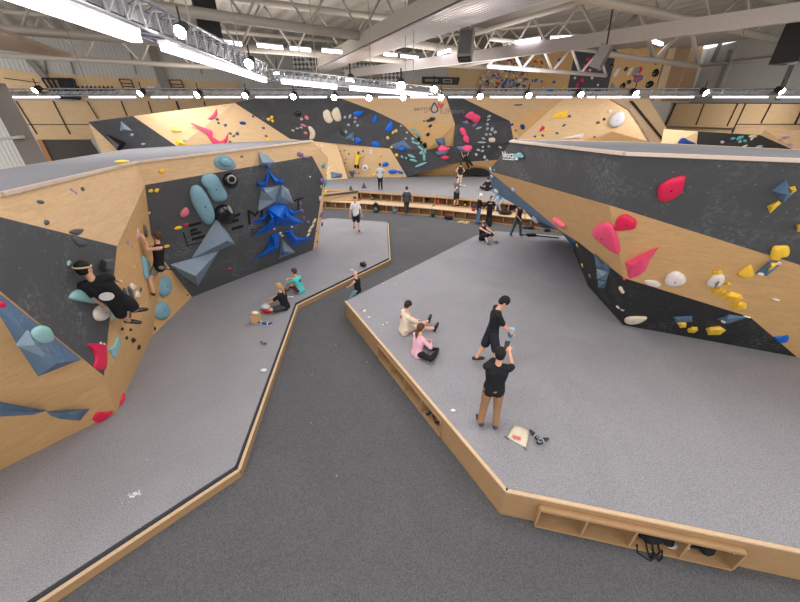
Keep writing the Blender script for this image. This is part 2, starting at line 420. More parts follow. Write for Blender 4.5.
# ================================================================ RIGHT BOULDER
RB = empty('climbing_wall', (8, 10, ZR)); tag(RB, 'right overhanging climbing boulder of graphite, plywood and slate blue panels with pink holds', 'climbing wall')
h = {}
h['c4'] = PZ(623, 325, ZR); h['b1'] = PZ(797, 357, ZR); PF = tiltplane(h['c4'], h['b1'], 30)
h['c1'] = opl(PF, 625, 155); h['c2'] = opl(PF, 609, 205); h['c3'] = opl(PF, 624, 278)
h['t1'] = opl(PF, 800, 162); h['m1'] = opl(PF, 800, 265); h['n1'] = opl(PF, 750, 317)
dirx = (h['b1']-h['c4']).normalized()*4
h['t2'] = h['t1']+Vector((dirx.x, dirx.y, 0)); h['m2'] = h['m1']+Vector((dirx.x, dirx.y, .1)); h['b2'] = h['b1']+Vector((dirx.x, dirx.y, 0))
h['tl'] = PY(511, 142, 10.8); h['ll'] = opl(pl3(h['c1'], h['c2'], h['tl']), 489, 171)
PW = pl3(h['c2'], h['c3'], h['ll']); h['w1'] = opl(PW, 562, 232); h['w2'] = opl(PW, 577, 241)
print('RB', h['c1'], h['c2'], h['c3'], h['tl'], h['ll'], h['w1'], h['w2'])
H = lambda s: [h[k] for k in s.split()]
panel('graphite_panel', RB, H('c1 c2 m1 m2 t2 t1'), DARK)
panel('graphite_panel', RB, H('tl ll c2 c1'), DARK)
panel('plywood_panel', RB, H('c2 c3 n1 b1 b2 m2 m1'), PLYW)
panel('black_panel', RB, H('c3 c4 b1 n1'), BLACKP)
panel('plywood_panel', RB, H('ll w1 w2 c3 c2'), PLYW)
h['u1'] = PZ(588, 286, ZR); h['u2'] = PZ(571, 244, ZR)
panel('black_panel', RB, [h['w2'], h['u2'], h['u1'], h['c4'], h['c3']], BLACKP)
h['v1'] = PY(493, 192, 14.3); h['v2'] = PY(514, 194.5, 15.0); h['v3'] = PY(530, 217, 15.0); h['v4'] = PY(543, 228, 15.3); h['v5'] = PY(558, 229, 15.3)
panel('slate_panel', RB, H('ll v1 v2 w1'), SLATE)
panel('slate_panel', RB, H('w1 v2 v3 v4 v5 w2'), SLATE)
panel('slate_panel', RB, [h['w2'], h['v5'], h['u2']], SLATE, .05)
bt = [PY(511, 140.5, 12.0), PY(640, 143.5, 9.5), PY(800, 151.5, 7.6)]; bt.append(bt[2]+(bt[2]-bt[1])*1.2)
bm = bmesh.new(); f0 = add_poly(bm, [p+Vector((0, 0, .03)) for p in [h['tl'], h['c1'], h['t1'], h['t2']]+bt[::-1]])
ex_ = bmesh.ops.extrude_face_region(bm, geom=[f0])
for v in [e for e in ex_['geom'] if isinstance(e, bmesh.types.BMVert)]: v.co.z -= .05
bmesh.ops.triangulate(bm, faces=bm.faces[:]); bmesh.ops.recalc_face_normals(bm, faces=bm.faces[:])
build('top_deck', bm, TOPM, RB)
rim([p+Vector((0, 0, .02)) for p in H('tl c1 t1 t2')], .12, 'edge_trim', RB)
panel('back_panel', RB, [bt[0], bt[1], bt[2], bt[3], Vector((bt[3].x+1, bt[3].y+2, ZR)), Vector((9, 14, ZR)), h['v5'], h['v2'], h['v1']], PLY, .05, False)

# ================================================================ BACK CLIMBING WALL
BW = empty('climbing_wall', (0, 32, ZB)); tag(BW, 'long far climbing wall of plywood and black panels with BATTLE OF ELEMENTS lettering', 'climbing wall')
def pl(*a): return [PY(*q) for q in a]
panel('graphite_panel', BW, pl((88, 122, 25), (133, 116, 26), (178, 147, 26.5), (195, 175, 27), (150, 180, 26), (120, 152, 25.5)), DARKF)
panel('plywood_panel', BW, pl((88, 122, 25), (120, 152, 25.5), (150, 180, 26), (95, 185, 25), (105, 160, 25.1)), PLYF)
panel('plywood_panel', BW, pl((133, 116, 26), (235, 103, 29), (290, 139, 31), (355, 186, 31), (195, 175, 27), (178, 147, 26.5)), PLYF)
panel('graphite_panel', BW, pl((235, 103, 29), (260, 98, 29.2), (340, 98, 29.5), (375, 111, 30.3), (402, 124, 31), (427, 150, 31.0), (450, 164, 31.2), (407, 177, 31.8), (390, 148.5, 31), (320, 142, 31), (290, 139, 31)), DARKF)
panel('plywood_panel', BW, pl((290, 139, 31), (320, 142, 31), (337, 143.5, 31.2), (338, 179, 32), (325, 184, 31.8), (350, 186, 31)), PLYF)
panel('plywood_panel', BW, pl((337, 143.5, 31.2), (390, 148.5, 31), (407, 177, 31.8), (338, 179, 32.2)), PLYF)
panel('plywood_panel', BW, pl((340, 98, 29.5), (392, 97, 29.5), (402, 124, 31), (375, 111, 30.3)), PLYF)
panel('plywood_panel', BW, pl((392, 97, 29.5), (446, 97, 29.5), (455, 124, 31), (402, 124, 31)), PLYF)
panel('plywood_panel', BW, pl((402, 124, 31), (455, 124, 31), (453.5, 146, 32), (440, 147, 32), (427, 150, 31.8)), PLYW)  # inward slope, its shade painted by using the darker plywood
panel('graphite_panel', BW, pl((446, 97, 29.5), (460, 97, 29.5), (510, 121, 31), (455, 124, 31)), DARKF)
panel('graphite_panel', BW, pl((455, 124, 31), (510, 121, 31), (514, 142, 31.4), (505, 143, 31.6), (453.5, 146, 31.6)), DARKF)
panel('black_panel', BW, pl((427, 150, 31.4), (440, 147, 31.6), (453.5, 146, 31.6), (505, 143, 31.6), (514, 142, 31.4), (530, 158, 31.6), (463, 162, 31.4), (450, 164, 31.4)), BLACKP)
panel('plywood_panel', BW, pl((407, 177, 31.8), (450, 164, 31.4), (463, 162, 31.4), (530, 158, 31.6), (530, 178, 33.2), (407, 178, 33.2)), PLYW)
# dark opening under the black band
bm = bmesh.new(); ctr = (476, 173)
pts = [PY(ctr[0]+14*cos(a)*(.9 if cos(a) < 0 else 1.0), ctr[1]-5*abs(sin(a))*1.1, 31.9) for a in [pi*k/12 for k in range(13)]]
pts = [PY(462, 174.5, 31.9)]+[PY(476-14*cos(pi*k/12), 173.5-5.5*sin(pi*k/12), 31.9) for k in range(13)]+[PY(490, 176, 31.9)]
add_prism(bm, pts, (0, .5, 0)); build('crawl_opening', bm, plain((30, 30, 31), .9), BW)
panel('plywood_panel', BW, pl((460, 97, 29.5), (565, 97, 29.5), (510, 121, 31)), PLYF)
panel('plywood_panel', BW, pl((565, 97, 29.5), (522, 142, 31.4), (514, 142, 31.4), (510, 121, 31)), PLYW)  # triangle lying in shadow: the shade is put in as darker plywood
panel('plywood_panel', BW, pl((565, 97, 29.5), (620, 97, 29), (665, 150, 29), (530, 160, 31), (514, 142, 31.4)), PLYF)
panel('plywood_panel', BW, pl((598, 137.5, 29.6), (580, 141, 29.9), (593, 145, 29.9), (680, 150, 28), (612, 131.5, 29.0)), PLYW, .05, False)
# slanting boxed strut with a dark slot
ST = empty('wall_strut', PY(655, 125, 24)); tag(ST, 'slanting boxed plywood strut with a dark slot at the right end of the far wall', 'strut')
bm = bmesh.new(); add_prism(bm, pl((611, 99, 24), (633, 99, 24), (662, 148, 23.5), (654, 148, 23.5), (641, 126, 23.8), (630, 110, 24)), (0, .3, 0)); build('curved_face', bm, EDGE, ST)
bm = bmesh.new(); add_prism(bm, pl((632, 99, 24), (649, 99, 24), (679, 148, 23.5), (660, 148, 23.5)), (.0, .8, 0)); build('strut_body', bm, PLYF, ST)
bm = bmesh.new(); add_prism(bm, pl((630, 101, 23.9), (633, 101, 23.9), (668, 144, 23.4), (666, 144.5, 23.4)), (0, .1, 0)); build('slot', bm, plain((45, 42, 40)), ST)
# ================================================================ CLIMBING HOLDS
RED = plain((214, 38, 78), .42); PINK = plain((236, 78, 120), .42); YEL = plain((240, 194, 62), .5); MINT = plain((140, 182, 182), .55)
BLUEG = plain((124, 162, 178), .5); WHITE = plain((222, 212, 204), .5); CREAM = plain((214, 200, 178), .6); BLUE = plain((22, 98, 196), .4)
DBLUE = plain((24, 60, 130), .4); SL = darkpanel('slate_volume', (88, 114, 142), .9); SLP = darkpanel('pale_slate_volume', (128, 146, 162), 1.0)
BLK = plain((22, 22, 24), .25, spec=.6); GREYH = plain((86, 90, 98), .5); LGREY = plain((160, 166, 172), .6); PURP = plain((132, 98, 140), .5); ROSE = plain((216, 120, 128), .5)
TEAL = plain((78, 158, 164), .5); LILAC = plain((160, 140, 180), .5)

def smooth_outline(pts, k=4):
    n = len(pts); out = []
    for i in range(n):
        p0, p1, p2, p3 = pts[i-1], pts[i], pts[(i+1) % n], pts[(i+2) % n]
        for j in range(k):
            t = j/k
            out.append(p1*.5*2*1.0 if t == 0 else .5*((2*p1)+(p2-p0)*t+(2*p0-5*p1+4*p2-p3)*t*t+(3*p1-p0-3*p2+p3)*t**3))
    return out
def centroid(pts): return (sum(p[0] for p in pts)/len(pts), sum(p[1] for p in pts)/len(pts))
def plane_at(out, at=None):
    c = at or centroid(out); hh = hit(*c)
    if hh is None:
        for q in out:
            hh = hit(*q)
            if hh: break
    if hh is None: raise RuntimeError('no wall at %s' % (c,))
    return hh
def hold(label, out, mat, hgt=.5, cat='climbing hold', at=None, group=None, name='climbing_hold', parent=None, raise_=0.0, phys=False):
    """rounded hold: outline on the wall, domed by hgt x its mean radius"""
    p, n = plane_at(out, at); p = p+n*raise_
    P3 = [on_plane(p, n, *q) for q in out]; fac = abs(n.dot((p-CAM).normalized()))
    c = sum(P3, Vector())/len(P3); R = min((q-c).length for q in P3)*.55+.45*math.sqrt(sum((q-c).length**2 for q in P3)/len(P3))*min(1, fac*1.3); H = hgt*R
    if fac > .30 and not phys: P3 = [raised(p, n, *q, .4*H)-n*(.4*H) for q in out]     # the seen outline is the widest ring, part way up the dome
    else:                                    # small or edge-on: keep the hold's own size, do not let it smear along the wall
        cp = at or centroid(out); cx, cy = centroid(out)
        if fac > .3: cp = (cx, cy)
        cc = on_plane(p, n, *cp); k = (cc-CAM).dot(Vector((0, cos(TH), -sin(TH))))/F*.95
        vd_ = (cc-CAM).normalized(); xr = vd_.cross(Vector((0, 0, 1))).normalized(); yu = xr.cross(vd_)
        a_ = (yu-n*yu.dot(n)).normalized(); b_ = n.cross(a_); b_ = b_ if b_.dot(xr) > 0 else -b_
        st = min(1.25, 1/max(.3, fac)); P3 = [cc + a_*(-(q[1]-cy)*k) + b_*((q[0]-cx)*k*st) for q in out]
        R = sum((q-cc).length for q in P3)/len(P3)*.8; H = hgt*R
        if fac > .35: sh_ = raised(p, n, *cp, .4*H)-n*(.4*H)-cc; P3 = [q+sh_ for q in P3]
    c = sum(P3, Vector())/len(P3)
    S = smooth_outline(P3, 4 if len(P3) < 9 else 3)
    bm = bmesh.new(); rings = []
    for sc, z in ((.93, -.02), (1.0, .10*H+.0), (.99, .35*H), (.88, .68*H), (.66, .9*H), (.36, .985*H)):
        rings.append([bm.verts.new(c+(q-c)*sc+n*z) for q in S])
    m = len(S)
    for a, b in zip(rings, rings[1:]):
        for i in range(m): bm.faces.new((a[i], a[(i+1) % m], b[(i+1) % m], b[i]))
    top = bm.verts.new(c+n*H)
    for i in range(m): bm.faces.new((rings[-1][i], rings[-1][(i+1) % m], top))
    bm.faces.new(rings[0][::-1])
    bmesh.ops.recalc_face_normals(bm, faces=bm.faces[:])
    o = build(name, bm, mat, parent, True)
    if parent is None: tag(o, label, cat, group)
    elif label: o['label'] = label
    # bolt hole part on the larger holds
    if parent is None and R > .13:
        b2 = bmesh.new(); r, u = frame(n)
        q = c+n*(H-.004); k = min(.022, R*.08)
        add_tube(b2, [q-n*.01, q+n*.006], k, 8); build('bolt', b2, BLK, o)
    return o
def raised(p, n, px, py, H):
    d = ray(px, py); return CAM + d*(((p-CAM).dot(n)+H)/d.dot(n))
def volume(label, out, apex, H, mat, cat='climbing volume', at=None, group=None, name='climbing_volume', parent=None, raise_=0.0):
    """faceted volume: outline on the wall, ridge/apex points standing H metres proud"""
    p, n = plane_at(out, at); p = p+n*raise_
    P3 = [on_plane(p, n, *q) for q in out]
    hs = H if isinstance(H, (list, tuple)) else [H]*len(apex)
    A3 = [raised(p, n, *q, h_) for q, h_ in zip(apex, hs)]
    bm = bmesh.new()
    V = [bm.verts.new(q) for q in P3]; W = [bm.verts.new(q) for q in A3]; B = [bm.verts.new(q-n*.03) for q in P3]
    m = len(out); near = [min(range(len(apex)), key=lambda k: (apex[k][0]-q[0])**2+(apex[k][1]-q[1])**2) for q in out]
    for i in range(m):
        j = (i+1) % m; a, b = near[i], near[j]
        if a == b: bm.faces.new((V[i], V[j], W[a]))
        else: bm.faces.new((V[i], V[j], W[a])); bm.faces.new((V[j], W[b], W[a]))
        bm.faces.new((V[j], V[i], B[i], B[j]))
    bm.faces.new(B)
    bmesh.ops.recalc_face_normals(bm, faces=bm.faces[:])
    o = build(name, bm, mat, parent)
    if parent is None: tag(o, label, cat, group)
    elif label: o['label'] = label
    return o
def ell(cx, cy, rx, ry, a=0, n=8, jit=0.0):
    a = math.radians(a); o = []
    for k in range(n):
        t = 2*pi*k/n; j = 1+random.uniform(-jit, jit); x, y = rx*cos(t)*j, ry*sin(t)*j
        o.append((cx+x*cos(a)-y*sin(a), cy+x*sin(a)+y*cos(a)))
    return o
ORD = ['first', 'second', 'third', 'fourth', 'fifth', 'sixth', 'seventh', 'eighth', 'ninth', 'tenth', 'eleventh', 'twelfth', 'thirteenth', 'fourteenth', 'fifteenth', 'sixteenth', 'seventeenth', 'eighteenth', 'nineteenth', 'twentieth']
def small(items, mat, what, where, jit=.2, hgt=.6, byy=False):
    """small countable holds; each gets its rank among its look-alikes"""
    items = sorted(items, key=lambda t: t[1] if byy else t[0])
    for i, it in enumerate(items):
        x, y, rx = it[:3]; ry = it[3] if len(it) > 3 else rx*.75; a = it[4] if len(it) > 4 else random.uniform(-40, 40)
        n = len(items)
        if n == 1: lab = '%s %s' % (what, where)
        elif n == 2: lab = '%s of two %ss %s' % (('upper', 'lower')[i] if byy else ('left', 'right')[i], what, where)
        else: lab = '%s %s %s, %s from the %s' % ('', what, where, ORD[i], 'top' if byy else 'left')
        hold(lab.strip(), ell(x, y, rx, ry, a, 7, jit), mat, hgt, group=('%ss %s' % (what, where)) if n > 1 else None, phys=rx < 5)
def strip(px, w, mat, parent, name='lettering', lift=.006, at=None):
    """flat painted stroke on the wall through pixel points"""
    p, n = hit(*(at or centroid(px))); P3 = [on_plane(p, n, *q)+n*lift for q in px]
    bm = bmesh.new()
    for a, b in zip(P3, P3[1:]):
        d = (b-a).normalized(); s = d.cross(n)*w/2
        add_prism(bm, [a-s, b-s, b+s, a+s], n*.004)
    return build(name, bm, mat, parent)
def patch(px, mat, parent, name='lettering', lift=.006, at=None):
    p, n = hit(*(at or centroid(px))); bm = bmesh.new(); add_prism(bm, [on_plane(p, n, *q)+n*lift for q in px], n*.004)
    return build(name, bm, mat, parent)
def lettering(txt, p0, p1, hpx, mat, parent, name='lettering', bold=0.0, at=None):
    """text laid on the wall from pixel p0 (baseline left) to p1 (baseline right)"""
    p, n = hit(*(at or ((p0[0]+p1[0])/2, (p0[1]+p1[1])/2-hpx/2)))
    a = on_plane(p, n, *p0); b = on_plane(p, n, *p1); c = on_plane(p, n, p0[0], p0[1]-hpx)
    x = (b-a); W = x.length; x.normalize(); y = (n.cross(x)).normalized(); Hh = (c-a).dot(y)
    cu = bpy.data.curves.new('t', 'FONT'); cu.body = txt; cu.offset = bold; cu.extrude = .004
    ob = bpy.data.objects.new('t', cu); C.objects.link(ob)
    dg = bpy.context.evaluated_depsgraph_get(); me = bpy.data.meshes.new_from_object(ob.evaluated_get(dg))
    bpy.data.objects.remove(ob)
    xs = [v.co.x for v in me.vertices]; ys = [v.co.y for v in me.vertices]
    x0, x1, y0, y1 = min(xs), max(xs), 0.0, max(ys)
    bm = bmesh.new(); bm.from_mesh(me)
    for v in bm.verts: v.co = a + x*((v.co.x-x0)/(x1-x0)*W) + y*((v.co.y-y0)/(y1-y0)*Hh) + n*(.006+v.co.z*.5)
    return build(name, bm, mat, parent)

# ---- left boulder: writing on the graphite panel
INK = plain((26, 27, 29), .7)
for q in ([(188.5, 226), (201, 222.5)], [(190, 231), (197, 229)], [(190.5, 234.5), (201, 232)], [(191.5, 239.5), (205, 236)]): strip(q, .09, INK, LB, at=(215, 240))
strip([(183, 232), (187.5, 245.5), (203, 242)], .03, INK, LB, at=(215, 240))
for q in ([(231.5, 217), (240, 214)], [(231, 222), (238.5, 219.5)], [(231.5, 229), (243, 226)]): strip(q, .11, INK, LB, at=(250, 235))
lettering('M', (248.5, 225), (263, 219.5), 15, INK, LB, at=(250, 235)); lettering('T', (293, 213), (302, 210), 13, INK, LB, at=(290, 230))
lettering('BO', (251, 236.5), (262, 233.5), 7.5, plain((48, 50, 53), .7), LB, at=(250, 240))
# ---- left boulder: big holds and volumes
hold('large pale blue elongated slab hold on the ELEMENT panel, lower of the slanted pair', [(190.5, 193), (193, 187), (199, 185.8), (204, 190), (210, 200), (214.5, 212), (215, 219), (211, 224.5), (205, 223.5), (198, 214), (192.5, 203)], BLUEG, .45)
hold('large pale blue two-dished slab hold on the ELEMENT panel, upper of the slanted pair', [(201.8, 180), (205, 175.5), (211, 174), (217, 176), (222, 184), (227, 193), (227, 199), (222, 202), (215, 201.5), (210.5, 196), (207, 189), (203, 185)], BLUEG, .5)
o = hold('pale blue flying saucer shaped hold on the top plywood band above the ELEMENT panel', [(214, 161), (219.3, 155.7), (226.3, 155.7), (233.3, 160), (236, 166.3), (231.5, 169.8), (222.8, 169.8), (216.6, 167)], BLUEG, .25)
hold('raised centre', ell(226, 162.5, 6, 4, 25), BLUEG, .7, parent=o, name='dome', raise_=.06)
o = hold('round glossy black hold with chalk ring beside the pale blue slabs', ell(231, 181, 7, 7.3), BLK, .8, name='climbing_hold')
hold('chalked ring', ell(232, 179.5, 4.6, 4.6), plain((150, 148, 146), .8), .3, parent=o, name='chalk_ring', raise_=.30); hold(None, ell(232, 179.5, 3.0, 3.0), BLK, .3, parent=o, name='socket', raise_=.36)
o = hold('larger round glossy black hold with a chalked side, left of the M', ell(225, 215, 9.3, 9.6), BLK, .85)
hold('chalked patch', [(228, 205.5), (231, 208), (233, 213.5), (231, 213), (229, 210.5)], plain((170, 168, 166), .8), .3, parent=o, name='chalk_patch', raise_=.34)
volume('upper pale slate triangular volume at centre of the ELEMENT panel', [(217.3, 217.5), (235.3, 244), (219, 250.5), (191.5, 258.3)], [(227.5, 240.6)], .45, SLP, at=(215, 245))
volume('lower pale slate triangular volume reaching down to the bottom corner of the ELEMENT panel', [(170, 264.5), (192, 258.6), (219, 250.8), (198, 286), (181.5, 275)], [(195.6, 276)], .4, SLP, at=(198, 270))
tree = 'tree of volumes on the ELEMENT panel'
volume('slate fin volume forming the very tip of the tree, on the plywood band', [(258.4, 151.5), (267, 155), (275, 162), (270, 166), (259, 165)], [(263, 163)], .25, SLP, group=tree, at=(265, 163))
volume('tiny blue crown shaped volume just under the slate tip of the tree', [(265.2, 168), (267.4, 164.5), (269.5, 166.2), (271.8, 167.3), (269, 168.6)], [(268, 167.3)], .12, BLUE, group=tree)
volume('blue left wing volume at the top of the tree', [(268.2, 170.3), (269.9, 174.3), (267.5, 186), (257.5, 187.4), (257, 182.2), (264.3, 181)], [(266.2, 182.5), (259, 184)], .2, BLUE, group=tree, at=(264, 183))
volume('blue right wing volume at the top of the tree', [(268.2, 170.3), (273.9, 176), (279, 180), (283, 178), (284.6, 182.7), (276, 185.4), (271, 177)], [(275, 181), (282, 181.5)], .2, BLUE, group=tree, at=(277, 182))
volume('slate skirt volume on the left of the tree under the blue wings', [(261.4, 187.8), (267, 187.2), (280.5, 185.4), (275.6, 202.7), (258, 211.5), (259.5, 200)], [(267, 193), (275, 201)], .28, SLP, group=tree, at=(268, 195))
volume('slate skirt volume on the right of the tree under the blue wings', [(281.2, 184.6), (288.5, 189.5), (293.6, 203), (286.3, 204.4), (275.6, 202.7)], [(282, 197), (286, 190.5)], .28, SLP, group=tree, at=(284, 197))
volume('small blue shard volume on the left slate skirt of the tree', [(262, 188.4), (266, 190.5), (269.5, 196), (265, 194.8)], [(266.2, 193.3)], .12, BLUE, group=tree, raise_=.12)
o = volume('large blue skirt volume with pointed hem in the middle of the tree', [(267, 208), (275, 204), (285.7, 204.5), (289, 212), (292, 221), (283, 225.4), (279, 224.3), (275, 228.2), (271, 222)], [(279, 217)], .5, BLUE, group=tree, at=(278, 215))
volume('pointed hem', [(267.5, 209), (277, 213), (275.5, 228.2), (253, 236.7), (261, 229), (267.7, 222.6), (270.5, 216)], [(272, 218), (266, 228)], [.45, .12], BLUE, parent=o, name='pointed_hem', at=(278, 215))
volume('pointed hem', [(287, 209), (295.3, 217), (303.8, 223.2), (293, 225.3), (282, 225.4), (281, 214)], [(286, 215), (294, 221)], [.45, .12], BLUE, parent=o, name='pointed_hem', at=(278, 215))
volume('blue leaf volume sticking out left beside the large blue skirt', [(250.7, 221.5), (260, 219), (264.3, 213.6), (267.7, 214), (266, 220.3), (257, 223.7)], [(264, 219)], .16, BLUE, group=tree)
volume('blue leaf volume sticking out right beside the large blue skirt', [(288, 208.5), (294.2, 211.5), (302, 208.3), (301, 211.5), (294.2, 216), (289, 213)], [(292, 213.4)], .18, BLUE, group=tree, at=(294, 213))
volume('long blue root volume at the lower left foot of the tree', [(270, 235), (279.5, 232.2), (279, 247.4), (273.9, 252), (251.3, 260.4), (263.7, 251.4), (270, 243.5)], [(274, 238), (275, 247), (262, 255)], [.3, .3, .15], BLUE, group=tree, at=(274, 245))
volume('long blue root volume at the lower right foot of the tree', [(283.5, 231), (292.5, 228.8), (294.2, 235), (298.7, 237.3), (314, 238.4), (306.6, 242.3), (293, 247.4), (288.5, 239.5)], [(290, 232.5), (296, 240), (304, 240)], [.3, .3, .15], BLUE, group=tree, at=(293, 240))
o = volume('small slate pyramid volume at the very bottom of the tree', [(282.3, 239), (295.3, 252.5), (278.4, 259.3)], [(284.5, 251)], .3, SLP, group=tree)
volume('blue insert', [(280.6, 251.3), (284.5, 253.3), (288.8, 252.9), (283, 255.3)], [(284, 254)], .05, BLUE, parent=o, name='insert', raise_=.2)
small([(280.5, 233.5, 2, 1.3, 50), (282.5, 236, 1.7, 1.2, 40), (274.3, 229, 1.3, 1.3), (292, 227, 1.2, 1.2)], CREAM, 'tiny cream hold', 'between the blue parts of the tree')
small([(301, 154.5, 3.8, 2.2, 20), (305.5, 157.5, 3.5, 1.4, 10)], PURP, 'mauve hold', 'at the upper right corner of the ELEMENT panel')
small([(322.7, 181, 2.9, 3.2), (321, 214.5, 2.3, 3.2), (322, 224, 1.5, 3), (316, 231, 1.4, 1.6), (317.3, 241.5, 1.2, 1.4)], PURP, 'mauve round hold', 'down the right edge of the ELEMENT panel', byy=True)
small([(300.5, 203.5, 1.4, 3, -20), (302, 211, 2.2, 2, 0), (304, 218.5, 1.2, 2.6, -10), (308, 222.5, 3, 1.7, 40)], PURP, 'mauve pinch hold', 'right of the letter T', byy=True)
small([(320.3, 199, 1.1, 3, -20), (321.2, 187, .8, 2, -20), (314.5, 221, 1.3, 4, 15), (312, 227, 1.4, 3, 25), (309.5, 231, 1.8, 2.5, 0), (308.3, 235, 1.3, 2.4, 20), (310, 177, .9, 1)], CREAM, 'chalky cream jagged hold', 'near the right edge of the ELEMENT panel', byy=True)
small([(184.8, 212.5, 3.4, 5.2, 20)], ROSE, 'rose crescent hold', 'left of the pale blue slabs')
small([(186, 224.7, 2.2, 1.3, -20), (177.4, 263, 1.2, .8), (195, 275, 1.2, .9), (229.7, 268.7, 2, 1.2, -10)], RED, 'tiny red foothold', 'on the lower left of the ELEMENT panel')
small([(178.5, 227.8, 3.4, 1.9, -5), (167, 246.5, 2.8, 1.7, 0), (188.5, 271, 3, 1.9, 0), (151, 191, 1.8, 2.1), (157, 190.3, 1.7, 2.4)], YEL, 'yellow half-moon hold', 'along the left side of the ELEMENT panel')
small([(162, 171.5, 2.4, 2.4), (149.5, 213, .8, 1.5)], YEL, 'yellow round hold', 'on the plywood left of the ELEMENT panel')
small([(242, 156.8, 1.5, 1.0)], GREYH, 'tiny dark foothold', 'on the plywood band right of the pale blue saucer')
# ---- narrow plywood face with the woman climber
hold('pale blue leaf shaped hold under the climbing woman', [(139.6, 256), (145, 257.5), (151, 263), (149, 271), (142.5, 280.4), (139.2, 273)], BLUEG, .5)
hold('upper pale blue round hold by the climbing woman\'s legs', ell(165, 286.3, 6.8, 10.7, 3), BLUEG, .45); hold('lower pale blue round hold by the climbing woman\'s legs', ell(162.3, 310.6, 8.2, 9.2, 0), BLUEG, .45)
hold('brown patterned long hold above the reaching woman', [(139.5, 224.5), (142, 224.5), (147, 229), (151, 235), (150, 238), (144, 235.5), (140.5, 231)], plain((112, 92, 84), .6), .35)
hold('pink upright hold gripped by the reaching woman', [(135.7, 229), (137.3, 228), (139, 233), (139.5, 238), (137.2, 239), (136, 235)], plain((214, 168, 172), .6), .5)
small([(127.8, 229.2, 1, 1.2), (127.6, 242.5, 1.9, 2.8, -20), (131.6, 246.3, 1.3, 2.4, -10)], LILAC, 'lilac pebble hold', 'left of the reaching woman')
small([(134.5, 267, .9, 1.8, 20), (152.7, 288.8, 1.2, 2)], YEL, 'tiny yellow hold', 'beside the pale blue leaf hold')
hold('upper white knuckled hold right of the man in black', [(128, 283), (132, 284), (138.5, 286.5), (134, 289.5), (128.5, 290)], WHITE, .6); hold('lower white knuckled hold right of the man in black', [(133, 294), (136, 290.5), (139, 294.5), (143, 296.5), (138, 298.5), (133, 297)], WHITE, .6)
small([(140.5, 289.5, 2, 2.4), (124.2, 297, 1.6, 10, -8), (129.5, 293, 2.5, 9, -25), (134.5, 305, 2.4, 8, -20), (129.5, 313, 1.6, 6, 12)], GREYH, 'dark grey shard hold', 'hanging right of the man in black', jit=.12)
small([(122, 329, 2.5, 1.6, 0), (130.5, 329.5, 3, 1.5, 10), (126.5, 338, 2.6, 2.2), (133, 340.5, 5, 2.3, 12), (138.2, 347, 4.3, 2.6, 15), (155, 328.5, 1.3, 2.5), (187.8, 295, .9, .9)], BLK, 'black chip hold', 'low on the plywood face below the climbers')
hold('pale mint leaf shaped hold low on the plywood arete', [(118.7, 335.5), (121, 342), (118.5, 352), (115.3, 358.7), (111, 352.5), (109, 349), (114, 345)], MINT, .4)
hold('small pale mint hold at panel edge under the man in black', ell(113, 317.5, 1.6, 4.2, 5), MINT, .5)
hold('red crescent hold at the lower corner of the graphite panel', [(88, 344), (93, 343), (104, 344.5), (107.5, 347), (107, 368), (101.5, 370), (94.5, 367.5), (96, 358), (93, 350)], RED, .35, at=(98, 350))
small([(101, 343.3, 1.6, 1.8), (104.5, 344.5, 1.6, 1.6)], WHITE, 'tiny white ring hold', 'on top of the red crescent hold')
hold('red kidney hold flat at the foot of the left plywood face', [(93, 419), (97, 413), (106, 412.8), (113.5, 411.3), (108, 417.5), (101, 423.5), (95, 422)], RED, .45, at=(100, 409))
hold('small red hold wrapped round the foot of the arete', [(115, 410.5), (119, 402.5), (121.8, 403.5), (121.3, 410), (117, 413.5), (115.3, 414)], RED, .6, at=(121, 400))
# ---- left graphite face
volume('large slate blue wedge volume at the left edge above the lower plywood', [(-6, 290), (4, 297), (81.5, 359.5), (38, 376.5), (18, 346), (-6, 306)], [(57, 363.3), (22, 328)], [.5, .2], SL, at=(30, 335))
volume('pale chalky triangular volume on top of the large slate wedge', [(17, 346), (28.5, 331), (44, 342), (57.5, 363.3)], [(35, 345)], .08, SLP, at=(30, 342), raise_=.33)
hold('mint oval hold on the large slate wedge volume', [(31.5, 333), (40, 327), (50, 328.5), (54.5, 337), (52, 341.5), (42, 343.5), (35, 340)], MINT, .55, at=(42, 335), raise_=.34)
hold('small pink hold at the left picture edge above the slate wedge', [(-3, 303), (5, 303), (6, 307), (-3, 308)], RED, .5, at=(3, 300), raise_=.15)
volume('long flat slate blue volume at the left edge of the lower plywood', [(-14, 400), (0, 401.5), (47.5, 410.4), (33, 414.8), (0, 416.6), (-14, 417)], [(0, 411), (35, 411.8)], .12, SL, at=(15, 408))
volume('short slate blue arrowhead volume on the lower plywood, right of the long flat one', [(43, 411), (90, 408.7), (80, 420.8), (60, 419), (50, 416)], [(77, 414), (58, 414)], .14, SL)
hold('large mint slab hold behind the hip of the man in black', [(70, 297), (75, 291), (84, 289), (95, 293), (98, 300), (97, 303.5), (84, 302), (74, 300)], MINT, .45)
hold('round chalky white hold under the hand of the man in black', [(94.5, 312), (98, 306.5), (105, 305), (112, 308), (111, 314), (107, 319), (101, 321), (96, 319)], WHITE, .45, at=(101, 315))
small([(69.5, 263, 3.2, 2)], MINT, 'small mint hold', 'behind the head of the man in black')
hold('upper dark grey flat stone hold on the plywood edge of the graphite panel', [(69.6, 231.8), (76, 229), (84.5, 229.3), (79, 235), (73, 234)], GREYH, .5); hold('lower dark grey flat stone hold just inside the graphite panel', [(72.5, 236.8), (80, 238.5), (86.5, 242), (87, 245.5), (80, 246), (75, 242)], GREYH, .5)
small([(41, 202, 3.8, 2, 10), (46.8, 222.5, 3.3, 2.8, 20), (83, 188.8, 2.6, 2, 20)], GREYH, 'dark grey pebble hold', 'on the upper left plywood face')
